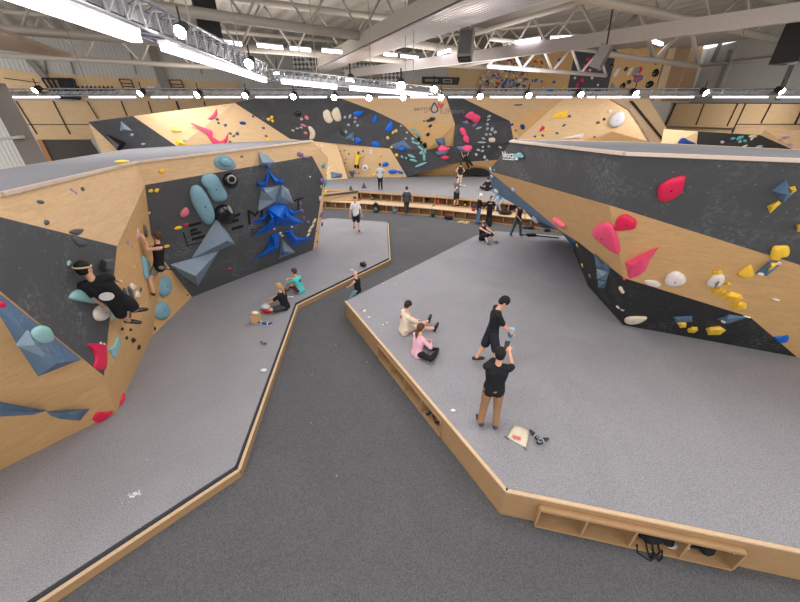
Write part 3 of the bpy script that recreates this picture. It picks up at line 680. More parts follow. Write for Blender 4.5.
small([(72, 189.8, 2.6, .9, 40), (76, 192.8, 2.6, .9, 40)], LILAC, 'thin violet hold', 'on the upper left plywood face')
volume('dark grey chalky boxy volume right of the man in black', [(102, 259), (111, 258.5), (115, 261), (114, 270), (107, 272), (101, 270)], [(107, 262), (106, 268)], .18, GREYH)
# loose things on the boulder's deck
def deckblob(label, px, py, Y, r, mat, cat='climbing hold', M=None):
    q = PY(px, py, Y); bm = bmesh.new(); add_ell(bm, q, r, 12, 8); return tag(build('climbing_hold', bm, mat, None, True), label, cat)
deckblob('dark grey stone hold on the top rim at the far left', 10, 189.8, 4.85, (.13, .12, .05), GREYH)
deckblob('flat yellow hold lying on the top rim of the left boulder', 122, 161.5, 7.3, (.14, .1, .03), YEL)
deckblob('dark blue hold on the top rim above the tree', 256, 149.2, 11.4, (.28, .12, .05), DBLUE)
deckblob('flat purple hold on the top rim of the left boulder', 283, 147, 12.0, (.2, .1, .04), PURP)
# ---- plywood end face of the left boulder
small([(323.5, 166, 1.8, 3, -20), (325.5, 183, 1.8, 4, 0)], TEAL, 'teal hold', 'on the far end face of the left boulder', byy=True)
small([(325.7, 174, 1.2, 2.5), (325, 192, 1.0, 3)], YEL, 'yellow hold', 'on the far end face of the left boulder', byy=True)

# ---- right boulder
hold('pink and white chalky egg hold at the underside edge of the right boulder', [(552, 220.5), (555, 219), (560, 220), (565.5, 223.4), (570, 228), (567, 230.4), (560, 231), (554, 227)], plain((236, 110, 130), .5), .6, at=(560, 222))
hold('large pink drop hold left of the prow crease', [(592, 231), (598, 225), (607, 223.5), (613, 231), (618, 252), (614.6, 253), (601.8, 243), (594, 237)], PINK, .45, at=(603, 235))
hold('chalky red pink hold just right of the prow crease', [(617, 219.6), (625, 215), (632, 218), (636.5, 222), (635, 228.6), (627, 230), (615, 230.3)], RED, .55, at=(625, 224))
volume('pink shark fin volume at the bottom of the prow', [(659.8, 246.6), (650, 260), (646, 270), (639, 276), (629, 279), (624.8, 262.5), (638, 255.8)], [(633, 265), (643, 259)], .2, PINK, name='climbing_hold', cat='climbing hold', at=(640, 262))
hold('large glossy red hold high on the graphite face', [(685.4, 176.8), (684.5, 185), (681.5, 193), (674, 199), (664, 202.6), (658, 199), (657.5, 190), (661, 185), (670.5, 179.6), (678, 177.5)], RED, .45)
volume('slate diamond volume high at the right edge of the graphite face', [(786, 179.4), (793.4, 194), (783.4, 202.7), (771.7, 190.8)], [(786, 194.5)], .2, SL)
ya = 'yellow faceted hold'
YV = lambda lab, out, apex, H=.1, at=None, r=0.0: volume(lab, out, apex, H, YEL, name='climbing_hold', cat='climbing hold', at=at, raise_=r)
YV('small yellow faceted hold on the right tip of the slate diamond', [(789.5, 188.5), (795.6, 187), (796.8, 190.8), (791, 194)], [(793, 190)], .06, None, .05)
YV('yellow wedge hold just below the slate diamond', [(766.8, 206.5), (779, 200.4), (781.5, 203), (770, 213.5)], [(772.5, 206.5)])
YV('yellow hold cut by the right picture edge on the graphite face', [(796.5, 225), (804, 223), (804, 232.5), (797, 231.8)], [(799, 227)])
hold('large yellow two-lobed hold above the slate bar on the plywood', [(772.7, 248), (780, 246.4), (787.6, 246.5), (790, 250), (788.6, 256), (780.6, 258), (778, 261), (770.3, 259)], YEL, .5, at=(780, 253))
o = volume('slate bar volume with a yellow triangle and white ends', [(770.7, 260), (783, 262.8), (766.7, 276.2), (754.7, 273.3)], [(769, 266)], .14, SL, at=(768, 268))
volume('yellow inlay', [(768.5, 270.5), (771.5, 264), (778, 264), (773, 268.5)], [(772, 267)], .04, YEL, parent=o, name='inlay', raise_=.12)
hold('white chalky end', ell(761, 274.5, 3.4, 1.5, 5), WHITE, .4, parent=o, name='end_cap', raise_=.04); hold('white chalky end', ell(779, 263.5, 2.8, 1.4, 5), WHITE, .4, parent=o, name='end_cap', raise_=.04)
hold('yellow mitten shaped hold left of the slate bar', [(737.8, 274.5), (744, 269), (750.7, 265.6), (753.7, 270), (753.3, 276.3), (744, 278.5)], YEL, .55)
volume('small yellow block hold on top of the striped white hold', [(712, 271), (722, 270), (723, 275.5), (712, 275.5)], [(717, 272)], .08, YEL, name='climbing_hold', cat='climbing hold')
hold('large white rounded stone hold near the lower plywood edge', [(664.4, 282), (668, 275), (677, 272.3), (685, 277), (685.3, 283), (677, 286.3), (668, 286)], WHITE, .55)
o = hold('white stone hold with a grey stripe amid the yellow holds', [(706.5, 284), (712, 277), (720, 274.6), (725.3, 278), (722, 285), (713, 286.8), (708, 286.3)], WHITE, .55)
strip([(714.5, 282.5), (718, 276.5)], .03, GREYH, o, 'stripe', lift=.125)
hold('long white lip hold along the lower plywood edge', [(644, 281.3), (650, 280.3), (657, 281.5), (661, 285), (658, 287.3), (649, 285.5)], WHITE, .4, at=(652, 281))
YV('tiny yellow triangle hold right of the striped white hold', [(721, 285.3), (729, 281.8), (732, 285.3)], [(727, 284)], .05)
YV('yellow wedge hold, uppermost of the three stepping down under the striped white hold', [(709, 291), (720, 287.3), (727, 290), (724, 294), (714, 294.5)], [(717, 291), (722, 290)])
YV('yellow wedge hold, middle of the three stepping down under the striped white hold', [(720, 298), (725, 293), (731, 291.5), (742, 295), (743, 299), (734, 303), (726, 301)], [(729, 296), (738, 298)])
YV('yellow wedge hold, lowest of the three stepping down under the striped white hold', [(728, 306), (740, 301), (747, 304), (746, 309.3), (736, 311), (731, 309)], [(739, 305)])
volume('left slate lip volume on the black base', [(673, 317), (692, 315.8), (692.3, 321.8), (676, 323)], [(679, 320), (689, 319)], .1, SL)
o = volume('right slate lip volume on the black base with white tips', [(717, 319), (729, 314.3), (748.5, 317), (727, 324)], [(727, 319)], .12, SL, at=(728, 320)); hold('white tip', ell(723.5, 321.8, 2.6, 1.4, 15), WHITE, .4, parent=o, name='tip', raise_=.03)
small([(747.5, 317, 3, .8, 0), (776, 300, 3, 1.2, 5)], WHITE, 'small white sliver hold', 'low on the right plywood')
YV('small yellow cup hold under the left slate lip', [(677, 323), (682, 321.8), (686.5, 323), (686, 327.5), (680, 328)], [(682, 325)], .06)
YV('small yellow gem hold on the black base between the two larger yellow ones', [(687, 329), (692, 326.8), (697.3, 327), (698, 330.5), (694, 333.2), (688, 332.3)], [(693, 329.5)], .07)
YV('larger yellow arrow hold on the black base', [(705.5, 328.5), (711, 326.8), (720, 326.2), (726.3, 330.3), (720, 334.9), (708, 335)], [(710, 330), (719, 330)], .09)
hold('blue hold at the right end of the black base', [(774, 337.5), (781, 337), (788.6, 335.8), (787.6, 341.7), (780, 342.9)], BLUE, .5, at=(785, 338))
hold('long cream foothold at the bottom corner of the black base', [(624.3, 320), (628, 317.5), (637, 316.8), (647.3, 318), (641, 323), (631, 324.5), (626, 323.5)], CREAM, .4, at=(636, 320))
small([(621, 289.5, 2.2, 4.5, 5), (618, 307, 2.6, 1.6, 30)], CREAM, 'cream hold', 'left of the prow on the black base', byy=True)
small([(623.7, 279.3, 1.6, 1.6), (598, 273, 1.0, 1.5)], RED, 'tiny red hold', 'on the black underside left of the prow')
small([(622.5, 310, 2.3, 1.2, 0), (590, 276, 1, 3)], LGREY, 'tiny pale grey hold', 'on the black underside left of the prow')
volume('uppermost of the stacked slate crystal volumes under the right boulder', [(594, 252), (604, 263), (609.5, 265), (609, 273), (596, 267)], [(601, 265)], .15, SL, at=(600, 264)); volume('middle of the stacked slate crystal volumes under the right boulder', [(596.5, 268.5), (609, 272), (606.5, 281), (597, 279)], [(602, 276)], .15, SLP); volume('lowest of the stacked slate crystal volumes under the right boulder', [(598, 280), (607, 281.5), (605, 288.5), (598, 288)], [(602, 285)], .12, SL)
small([(572.5, 241.5, 2.3, 2.3), (573.5, 246, 1.8, 2), (592, 289.5, 1.2, 1.6)], BLUE, 'small blue hold', 'at the far end of the black underside')
small([(577.5, 245, 2.0, 2.2), (573, 249, 1.6, 1.5), (582.8, 265.3, 2.2, 2.4, 10)], YEL, 'small yellow hold', 'at the far end of the black underside')
hold('chalky white round hold on the slate underside, nearest the mat', [(529, 221), (532, 217.5), (538, 217), (543, 220), (542, 225), (536, 226), (531, 224)], plain((196, 206, 214), .7), .6, at=(536, 219))
hold('chalky pale blue ball hold on the slate underside', ell(513.3, 189.7, 2.8, 2.4), plain((160, 180, 220), .6), .6, phys=True)
small([(492, 176.5, 2.4, 1.8), (496.5, 191.5, 4, 3, 0)], plain((190, 204, 210), .7), 'chalky white hold', 'near the tip of the right boulder', byy=True)
small([(490.8, 169.5, 1.4, 2.6), (494.5, 170, 1.2, 1)], MINT, 'pale mint hold', 'at the tip of the right boulder')
# boulder logo: white "blocz" with mint splash
WP = plain((232, 234, 235), .7)
lettering('blocz', (503.2, 157), (514.8, 158), 5.6, WP, RB, bold=.02, at=(530, 165)); strip([(503, 158.8), (514.5, 159.7)], .03, WP, RB, 'logo_underline', at=(530, 165))
for (x, y, rx, ry) in ((517.5, 155, 2.6, 2.2), (521.5, 154.2, 2.8, 2.6), (523.8, 155.4, 1.9, 1.6)): patch(ell(x, y, rx, ry, 0, 10), plain((126, 190, 196), .7), RB, 'logo_splash', at=(530, 165), lift=.006+x*.0001)
for (x, y, rx) in ((518.7, 158, 1.7), (520.5, 152.7, .9), (514.5, 157, .8)): patch(ell(x, y, rx, rx*.8, 0, 10), WP, RB, 'logo_splash', at=(530, 165), lift=.07-.002*rx)

# ---- far wall: lettering, logo
INK2 = plain((70, 66, 62), .8)
lettering('BATTLE', (414.5, 110.6), (431, 110.0), 2.6, INK2, BW, at=(430, 112)); lettering('ELEMENTS', (440, 113.6), (464, 113.4), 3.4, plain((128, 124, 120), .8), BW, at=(440, 114))
lettering('OF', (424, 112.6), (428, 112.6), 1.2, INK2, BW, at=(430, 112)); lettering('THE', (444, 109.5), (449, 109.5), 1.2, INK2, BW, at=(440, 114))
dr = [(434.3, 102.5), (432.3, 106), (431, 109.5), (432.3, 112), (435, 112.6), (437.6, 110.8), (437.8, 108), (435.8, 104.6), (434.3, 102.5)]
strip(dr, .12, plain((54, 92, 150), .7), BW, 'logo_drop', at=(430, 112))
patch([(437.5, 103), (438.5, 102), (440.5, 104.5), (441.5, 102.2), (443, 104.6), (444.8, 102), (443.5, 106.2), (440.8, 109.6), (438.5, 106.4)], plain((214, 92, 78), .7), BW, 'logo_flame', at=(430, 112))
# ---- far wall: larger holds
hold('long coral pink branching hold on the left of the far wall', [(190, 122.5), (202, 127), (212, 131), (212.5, 136), (216, 141.5), (221, 142), (221.5, 144), (214, 144), (209, 138), (205, 132.5), (197, 127.5)], PINK, .25, at=(209, 135))
volume('coral pink upright hold at the end of the branching one on the far wall', [(220, 141.5), (224, 139.5), (228, 133.2), (228.5, 134.5), (227, 143.5), (221, 144)], [(226, 139)], .2, PINK, name='climbing_hold', cat='climbing hold')
volume('coral pink shark tooth hold high on the left of the far wall', [(207, 119.5), (213, 114), (217, 108), (217.5, 115), (213, 120)], [(214.5, 116.5)], .25, PINK, name='climbing_hold', cat='climbing hold')
volume('yellow wedge hold at the corner of the far left graphite panel', [(174.8, 138), (189, 145), (184, 146), (176.5, 145.6)], [(180, 142.5)], .2, YEL, name='climbing_hold', cat='climbing hold')
volume('pale blue triangular volume on the far left graphite panel', [(121, 121), (133, 131), (127, 131.5), (120, 131)], [(124, 129)], .3, SLP)
p_, n_ = hit(115, 141); bm = bmesh.new(); add_tube(bm, [on_plane(p_, n_, 107.5, 135.5)+n_*.1, on_plane(p_, n_, 122.5, 146)+n_*.3], [.08, .38], 14)
tag(build('climbing_volume', bm, BLK, None), 'glossy black cone volume at the foot of the far left graphite panel', 'climbing volume')
small([(132, 134.7, 2, 1.2), (143, 144, 2, 1.2), (184.3, 140.2, 1.8, 1.2)], LGREY, 'pale grey hold', 'at the far left of the far wall')
small([(176, 130.6, 4.5, 1.3, 5)], YEL, 'thin yellow hold', 'right of the far left graphite panel')
small([(217.3, 119.2, 1.6, 1.2), (218.5, 122.8, 1.5, 1.2), (225, 125, 1.8, 1.2), (230.3, 133.5, 1.8, 1.1), (233.8, 136, 1.6, 1), (237.3, 133.5, 2, 1.6), (230, 142, 1.5, 1.1), (253, 116.5, 1.2, 1.5), (263.3, 118.7, 1.8, 1.3), (263.3, 128, 1.8, 1.2), (266.2, 136, 1.6, 1.2)], GREYH, 'small dark grey hold', 'on the left plywood of the far wall')
small([(242.5, 123.2, 3.2, 1.6, 0)], DBLUE, 'dark blue hold', 'on the left plywood of the far wall'); small([(269, 139.5, 2.2, 1.4, 0)], YEL, 'flat yellow hold', 'low on the left plywood of the far wall')
small([(268.7, 119.3, 1.6, 1.6), (271.8, 117.5, 1.4, 1.8), (272.8, 121, 1.4, 1.6)], YEL, 'bunched yellow hold', 'on the long graphite panel of the far wall')
small([(297.7, 114.2, 3.4, 3)], BLK, 'round black hold', 'at the left of the long graphite panel')
small([(306.5, 117.8, 1.8, 2.5), (303.7, 125.5, 2.4, 1.3), (305.8, 133, 1.7, 1.5), (355.5, 118, 1.8, 1.4)], ROSE, 'rose hold', 'on the long graphite panel of the far wall')
small([(301.5, 119.3, 1.6, 1.4), (301, 127.5, 1.5, 1.2), (293, 130.5, 1.6, 1.2), (297, 128.5, 1.5, 1), (345, 117.4, 1.3, 1.4), (350, 116.5, 1.3, 2.3), (348.5, 125, 1.4, 1.4), (355, 122, 1.3, 1.2), (346, 132, 1.2, 1.3), (357.5, 125.5, 1.4, 1.1), (401, 125.8, 1.2, 1), (407, 132.5, 1.5, 1), (405.5, 138.5, 1.5, 1), (353, 139, 1, 1.5)], LGREY, 'small pale grey hold', 'scattered over the long graphite panel')
small([(342, 133, 1.2, 4, -35)], BLK, 'long black bar hold', 'in the middle of the long graphite panel')
hold('left cream kidney shaped hold of the pair on the long graphite panel', [(323, 112.5), (326.5, 109.8), (330, 112), (331.5, 117), (333, 121), (329.5, 123.6), (325.5, 121.5), (323.5, 117.5)], CREAM, .4)
hold('right cream kidney shaped hold of the pair on the long graphite panel', [(331.5, 113), (334.5, 108.5), (338, 108), (340.3, 113), (341.3, 120), (337, 121.8), (333.5, 119)], CREAM, .4)
hold('cream half-moon hold near the bottom of the long graphite panel', [(308, 126.8), (312, 127.5), (315.3, 133), (314, 138.6), (309.5, 139.3), (310, 133)], CREAM, .4)
hold('blue hold high in the middle of the long graphite panel', [(353, 113), (357, 111), (363, 111.5), (361.5, 115.3), (356, 117.3)], BLUE, .5)
hold('narrow blue upright hold on the long graphite panel', [(372, 122), (374.5, 115.5), (376.8, 115.8), (376.5, 121), (374, 123.5)], BLUE, .5)
hold('large blue drop hold on the right of the long graphite panel', [(385, 129), (389, 122.5), (391.5, 120.5), (393, 124), (391.5, 131), (387, 132.3)], BLUE, .5)
hold('left blue hold at the lower edge of the long graphite panel', [(355, 138.5), (358, 137.2), (362, 141), (358, 143.3), (355.5, 142)], BLUE, .5)
hold('right blue hold at the lower edge of the long graphite panel', [(371, 143), (376, 141), (380, 145.5), (376, 147), (372, 145.5)], BLUE, .5, at=(376, 143))
volume('left slate pyramid volume on the long graphite panel', [(344, 139), (353.3, 131.5), (354, 142)], [(350.5, 138)], .3, SL); volume('right slate pyramid volume on the long graphite panel', [(391, 145), (404, 140), (412, 149), (396, 149)], [(402, 145)], .3, SL)
hold('blue hold under the right slate pyramid on the far wall', ell(401.5, 148.8, 3.4, 2.4), BLUE, .6, raise_=.1)
small([(396, 130.8, 1.9, 1.8), (393, 132.6, 1.4, 1.8), (387.5, 137.8, 1.7, 1.6), (391.5, 147, 1.5, 1.2)], plain((214, 176, 96), .5), 'tan yellow hold', 'on the right of the long graphite panel')
small([(385.3, 164.5, 3.7, 2), (392.3, 171.7, 5, 2.3), (400.3, 172.3, 3, 1.5)], BLUE, 'blue oval hold', 'on the plywood right of the standing person')
volume('left slate volume on the plywood under the long graphite panel', [(330.5, 171.5), (338, 173), (346.5, 172.3), (341, 178), (331, 178.5)], [(338, 175.5)], .25, SL); volume('right slate triangle volume beside the climber in yellow', [(348.5, 171), (355, 170.3), (352.8, 178.8)], [(352.5, 173)], .25, SL)
o = hold('white ring shaped hold right of the climber in yellow', ell(365, 168, 3.3, 3.2), WHITE, .4); hold(None, ell(365, 168, 1.1, 1.1), GREYH, .4, parent=o, name='centre_hole', raise_=.1)
small([(371, 151, 1.6, 1.2), (371, 153.5, 1.4, 1), (328, 173, .8, 2), (329, 168, 1, 2.2), (322, 146, 1.2, 1)], WHITE, 'small white hold', 'on the plywood under the long graphite panel')
small([(340, 151, .8, .8), (344.5, 150.5, .8, .8), (349, 154, .9, 1), (345, 163, .8, .8), (346, 159, .7, .7), (363, 151, .9, 1.1), (320, 149, .9, 1.1)], GREYH, 'tiny dark grey hold', 'on the plywood around the climber in yellow')
small([(381, 155, 1, 2.4, 20), (396.5, 155.3, 1.7, 1.6), (374, 175, 1.6, 1.6), (383.5, 171, 1, 1.5)], YEL, 'small yellow hold', 'on the plywood by the standing person')
small([(413.5, 129, 2.2, 1.5, 30), (417, 133, 2, 1.7), (419, 135.5, 2.6, 1.5, 30), (413, 139, 2, 1.4), (414, 142.5, 2.6, 1.2), (418, 143.5, 2.4, 1.3), (419.5, 147, 2.4, 1.2), (422, 149, 2.5, 1.3), (421.5, 153, 2.2, 2), (425, 151.5, 1.4, 2.5), (411.5, 156.5, 4, 1.6, 20), (413, 160.5, 3.8, 1.6, 20), (424, 158, 1.6, 3.5), (420.5, 165, 6, 1.3, -22), (402, 157, 1.3, 1.5), (406, 158, 1.2, 1.3)], plain((118, 168, 168), .5), 'mint grey hold', 'on the slanting mint route of the far wall')
small([(418.5, 139.5, 2, 2.5), (420.5, 143, 1.6, 2.4), (425, 145.5, 2, 3), (431, 120, 3.6, 1.6, -20), (432.5, 118.3, 2, 1.2), (430, 126, 2.4, 1.3), (428, 134.5, 1.8, 1.8), (424, 121, 1, .7)], BLK, 'black hold', 'on the plywood left of the pink holds')
volume('slate square volume behind the pink holds of the far wall', [(435, 139.3), (444, 137.3), (448.3, 147), (440, 149)], [(442, 144)], .2, SL)
hold('large pink hold uppermost on the second graphite panel', [(465, 117), (468, 113.5), (472, 111.8), (475, 114), (480.5, 117), (478.5, 122), (475, 123.2), (470, 119.5)], PINK, .35)
hold('pink drop hold, upper of the touching pair on the second graphite panel', [(459.8, 129), (463.5, 127.8), (466.5, 133), (466, 137), (461.5, 134)], PINK, .4); hold('pink drop hold, lower of the touching pair on the second graphite panel', [(463, 138), (466, 134.8), (469, 138), (468.5, 143), (464.5, 141.5)], PINK, .4)
hold('pink oval hold at the bottom of the second graphite panel', [(461.5, 148), (466, 145), (472, 146), (471, 150), (465, 151)], PINK, .4, at=(466, 149)); hold('pink jagged hold at the left end of the black band', [(438, 148.5), (442, 144.5), (446, 147), (450.5, 148), (446, 151), (439, 151)], PINK, .4)
hold('flat pink hold on the black band below the jagged one', [(440.5, 157.5), (445, 155.5), (449.7, 157.3), (445, 159.5)], plain((200, 50, 90), .4), .35)
volume('slate lip volume under the pink oval hold of the far wall', [(456, 146.5), (462, 146), (472, 151), (466, 152.5), (458, 149)], [(464, 149.5)], .12, SL, at=(462, 149)); volume('slate lip volume on the black band left of the climber', [(435, 152), (443, 150), (451, 150.5), (445, 154.5), (438, 155)], [(443, 152.5)], .15, SL)
small([(466, 123, 3, 1.3, 20), (475, 125, 2.5, 1.1)], SL, 'slate chip hold', 'under the uppermost pink hold'); small([(466.5, 122, 1.3, 1.2), (474, 125.5, 1.3, 1.2)], PINK, 'small pink chip hold', 'under the uppermost pink hold')
small([(489, 116.6, 2, 1.2), (488.5, 119.8, 1.6, 1), (479, 128, 3, .9, -20), (487.5, 124.2, 1.4, 1.4), (487.3, 128.8, 1.4, 1.3), (492, 129.5, 1.8, 2), (495.3, 132.3, 1.8, 1.5), (486.5, 134.5, 1.4, 1.2), (490.5, 134.5, 1.6, 1.3), (483.5, 138.6, 1.6, 1), (482, 142.5, 4, .9, 0), (483, 147, 1.2, 1.2), (489, 146.5, 1.6, .8), (478.5, 150, 2.2, 1), (482.5, 151, 1.8, 1), (476.3, 154.5, 1.6, 1.4), (484.5, 157.2, 1.6, 1.8), (487, 160, 1.5, 1), (500, 147.3, 2, .8)], LGREY, 'small pale hold', 'scattered right of the pink holds')
hold('square cream hold right of the pink holds on the far wall', [(489, 138.3), (494.5, 138), (494.8, 141.8), (489.5, 142)], CREAM, .4)
hold('stacked yellow wedge hold on the right plywood of the far wall', [(551, 119.2), (555, 114), (560, 112), (567.5, 110.5), (567, 114.5), (565.5, 118), (557, 118)], YEL, .2)
small([(543, 128, 1.8, 2.2), (541, 130, 1.4, 1.4)], RED, 'small red hold', 'on the right plywood of the far wall'); small([(545.5, 129.5, 1.1, 1.6), (538, 138, 3, .9)], YEL, 'tiny yellow hold', 'on the right plywood of the far wall')
small([(522.5, 127, 2.8, 2, 50), (512, 124.6, 1.6, 1.4), (517, 139.2, 2.2, 1), (535, 136.5, 1.4, 1)], DBLUE, 'dark blue hold', 'around the fold of the right plywood')
small([(569.5, 116.3, 1.6, 1.3), (564, 125.2, 1.6, 1.1), (516, 130.5, 1.3, 1), (542.5, 135.3, 1.6, 1), (557, 133, 1.8, 1), (598, 122.6, 1.8, 1.2), (518, 104.9, 3.5, .5, 0), (594.5, 137, 1.3, 1.2), (616.5, 138, 1.6, .8)], GREYH, 'small grey hold', 'spread over the right plywood of the far wall')
volume('long white blade shaped volume low on the right plywood of the far wall', [(559.5, 138.7), (575, 135.5), (584, 133), (582.5, 138), (570, 139.3)], [(574, 137.5)], .15, WHITE)
o = hold('large pale grey egg shaped hold near the slanting strut', [(609, 123), (611, 117), (615, 113), (621, 110.8), (624.8, 114), (624.5, 121), (620, 126), (614, 127.8), (610, 126.3)], plain((200, 198, 200), .5), .5)
small([(604.3, 119.3, 1.5, 1.5)], BLK, 'round black hold', 'left of the pale grey egg hold'); small([(610, 111.3, 2.1, 1.8)], WHITE, 'round white hold', 'left of the pale grey egg hold')
# ================================================================ BUILDING SHELL, ROOF, LIGHTS
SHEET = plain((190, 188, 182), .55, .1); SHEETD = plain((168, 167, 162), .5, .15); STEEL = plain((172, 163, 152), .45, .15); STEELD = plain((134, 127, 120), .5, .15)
ALU = plain((150, 150, 154), .4, .6); BLKM = plain((34, 34, 36), .6)
TUBE = emit('tube_glow', (245, 240, 255), 4.5); LENS = emit('lamp_glow', (255, 250, 240), 60.0)
ZC = 11.3
def plan(px, Y):
    p = PY(px, 100, Y); return Vector((p.x, p.y, 0))
WA, WBp, WC, WD = plan(-140, 25), plan(300, 40), plan(690, 37), plan(1000, 17)
def wallplane(a, b):
    n = (b-a).cross(Vector((0, 0, 1))).normalized()
    return (a, n if n.dot(CAM-a) > 0 else -n)
def wall(name, a, b, mat):
    p, n = wallplane(a, b)
    bm = bmesh.new(); L = (b-a).length; d = (b-a)/L; k = int(L/.25); pts = []
    # ribbed sheet metal: trapezoid corrugation
    prev = None
    for i in range(k*4+1):
        t = L*i/(k*4); o = n*(.012 if i % 4 in (1, 2) else 0)
        v = [bm.verts.new(a+d*t+o+Vector((0, 0, z))) for z in (0, ZC)]
        if prev: bm.faces.new((prev[0], v[0], v[1], prev[1]))
        prev = v
    add_prism(bm, [a-n*.02, b-n*.02, b-n*.02+Vector((0, 0, ZC)), a-n*.02+Vector((0, 0, ZC))], -n*.2)
    return tag(build(name, bm, mat), kind='structure')
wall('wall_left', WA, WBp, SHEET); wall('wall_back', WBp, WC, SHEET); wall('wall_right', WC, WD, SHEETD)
PL, PB, PR = wallplane(WA, WBp), wallplane(WBp, WC), wallplane(WC, WD)
def onw(W, px, py, lift=0.0):
    p, n = W; q = raised(p, n, px, py, lift); return q
def wpatch(name, W, pts, mat, th=.05, lift=.04, parent=None, uv=True):
    p, n = W; P3 = [onw(W, *q, lift) for q in pts]; bm = bmesh.new(); add_prism(bm, P3, n*th)
    u = Vector((0, 0, 1)).cross(n).normalized(); uvl = bm.loops.layers.uv.new('UVMap')
    for f in bm.faces:
        for l in f.loops: l[uvl].uv = (l.vert.co.dot(u), l.vert.co.z)
    return build(name, bm, mat, parent)
def wline(name, W, a, b, w, mat, parent=None, lift=.1):
    bm = bmesh.new(); add_bar(bm, onw(W, *a, lift), onw(W, *b, lift), w, .05); return build(name, bm, mat, parent)
# roof deck: trapezoid sheet running away to the left
az = math.radians(-33.6); ud = Vector((sin(az), cos(az), 0)); vd = Vector((cos(az), -sin(az), 0))
bm = bmesh.new(); o0 = Vector((6, 20, ZC)); prev = None
for i in range(-96, 97):
    q = o0+vd*(i*.27); z = .11 if i % 4 in (0, 1) else 0.0
    v = [bm.verts.new(q-ud*30+Vector((0, 0, z))), bm.verts.new(q+ud*30+Vector((0, 0, z)))]
    if prev: bm.faces.new((prev[0], v[0], v[1], prev[1]))
    prev = v
add_prism(bm, [o0+vd*(-26)-ud*30+Vector((0, 0, .2)), o0+vd*26-ud*30+Vector((0, 0, .2)), o0+vd*26+ud*30+Vector((0, 0, .2)), o0+vd*(-26)+ud*30+Vector((0, 0, .2))], (0, 0, .1))
tag(build('ceiling', bm, plain((176, 170, 160), .4, .2)), kind='structure')

def truss(label, A, B, depth, n, r=.11, up=True, rw=.05, mat=STEEL, cat='roof truss', grp='steel roof trusses'):
    t = empty('roof_truss', (A+B)/2); tag(t, label, cat, grp); D = Vector((0, 0, depth if up else -depth))
    bm = bmesh.new(); add_tube(bm, [A, B], r, 10); build('bottom_chord' if up else 'top_chord', bm, mat, t, True)
    bm = bmesh.new(); add_tube(bm, [A+D, B+D], r*.9, 10); build('top_chord' if up else 'bottom_chord', bm, mat, t, True)
    for i in range(n):
        a = A+(B-A)*i/n; m = A+(B-A)*(i+.5)/n+D; b = A+(B-A)*(i+1)/n
        for p, q in ((a, m), (m, b)):
            bm = bmesh.new(); add_tube(bm, [p, q], rw, 8); build('web_member', bm, mat, t, True)
def lineup(p0, p1, z, e0=0.0, e1=0.0):
    A = PZ(*p0, z); B = PZ(*p1, z); d = B-A; return A-d*e0, B+d*e1
truss('heavy tubular steel roof truss crossing above the left light truss, nearest overhead', *lineup((130, 3), (400, 42), 8.9, .6, .5), 1.7, 9, .17)
truss('tubular steel roof truss in the top left, second row back', *lineup((0, 29), (446, 64), 8.6, .1, .2), 1.8, 10, .16)
truss('tubular steel roof truss along the left sheet wall, third row back', *lineup((0, 55), (300, 72), 8.6, .1, .4), 1.9, 9, .13)
truss('white tubular truss in front of the hold-covered far panels', *lineup((488, 66), (606, 75.5), 8.0, .0, .0), 1.1, 4, .10, rw=.07, mat=plain((206, 200, 194), .4))
truss('tubular truss below the long grey duct at upper right', *lineup((600, 53), (698, 66), 7.9, .0, .0), 1.5, 2, .11, rw=.09)
truss('steel truss in the top right corner above the long grey duct', *lineup((560, -8), (800, 45), 9.1, .1, .1), 1.3, 6, .15)
truss('steel truss with long diagonals at top centre right of the ribbed duct', *lineup((474, 34), (588, 0), 9.9, .1, .3), 1.4, 4, .11, up=False)
truss('thin steel truss high behind the ribbed duct at centre', *lineup((385, 62), (560, 47), 9.6, .1, .1), 1.2, 5, .09, up=True)
def beam(label, name, pts, th, mat, cat, ext=0.0):
    bm = bmesh.new(); add_prism(bm, pts, (0, 0, th)); return tag(build(name, bm, mat), label, cat)
# long smooth duct / box beam on the right
a0, a1, b0, b1 = PZ(800, 2, 8.3), PZ(345, 75.5, 8.3), PZ(800, 22, 8.0), PZ(345, 79.5, 8.0)
bm = bmesh.new(); d = (a1-a0); A = a0-d*.25; e = Vector((.30, .30, 0)); 
A_ = PZ(800, 21, 8.1); B_ = PZ(345, 78, 8.1); dd = (B_-A_); sd = Vector((dd.y, -dd.x, 0)).normalized()
add_prism(bm, [A_-dd*.25, A_-dd*.25+sd*.15, A_-dd*.25+sd*.15+Vector((0, 0, .46)), A_-dd*.25+Vector((0, 0, .46))], dd*1.25)
tag(build('box_beam', bm, plain((168, 160, 156), .4, .25)), 'long smooth pale grey box beam crossing the upper right of the hall', 'beam')
# ribbed duct
bd = empty('ribbed_duct', PZ(440, 35, 8.4)); tag(bd, 'wide ribbed silvery duct running diagonally under the roof at top centre', 'duct')
q = [PZ(467, 0, 8.4), PZ(552, 0, 8.4), PZ(322, 79, 8.4), PZ(316, 70, 8.4)]
dl = (PZ(330, 66, 8.4)-PZ(467, 0, 8.4)); q0 = PZ(467, 0, 8.4)-dl*.15; q1 = PZ(552, 0, 8.4)-(PZ(340, 70, 8.4)-PZ(552, 0, 8.4))*.15; q2 = PZ(322, 73.5, 8.4); q3 = PZ(318, 69, 8.4)
bm = bmesh.new(); prev = None; K = 52
for i in range(K+1):
    t = i/K; a = q0.lerp(q1, t); b = q3.lerp(q2, t); z = Vector((0, 0, .05 if i % 4 in (1, 2) else 0))
    v = [bm.verts.new(a+z), bm.verts.new(b+z)]
    if prev: bm.faces.new((prev[0], v[0], v[1], prev[1]))
    prev = v
build('ribbed_face', bm, plain((196, 190, 190), .28, .6), bd)
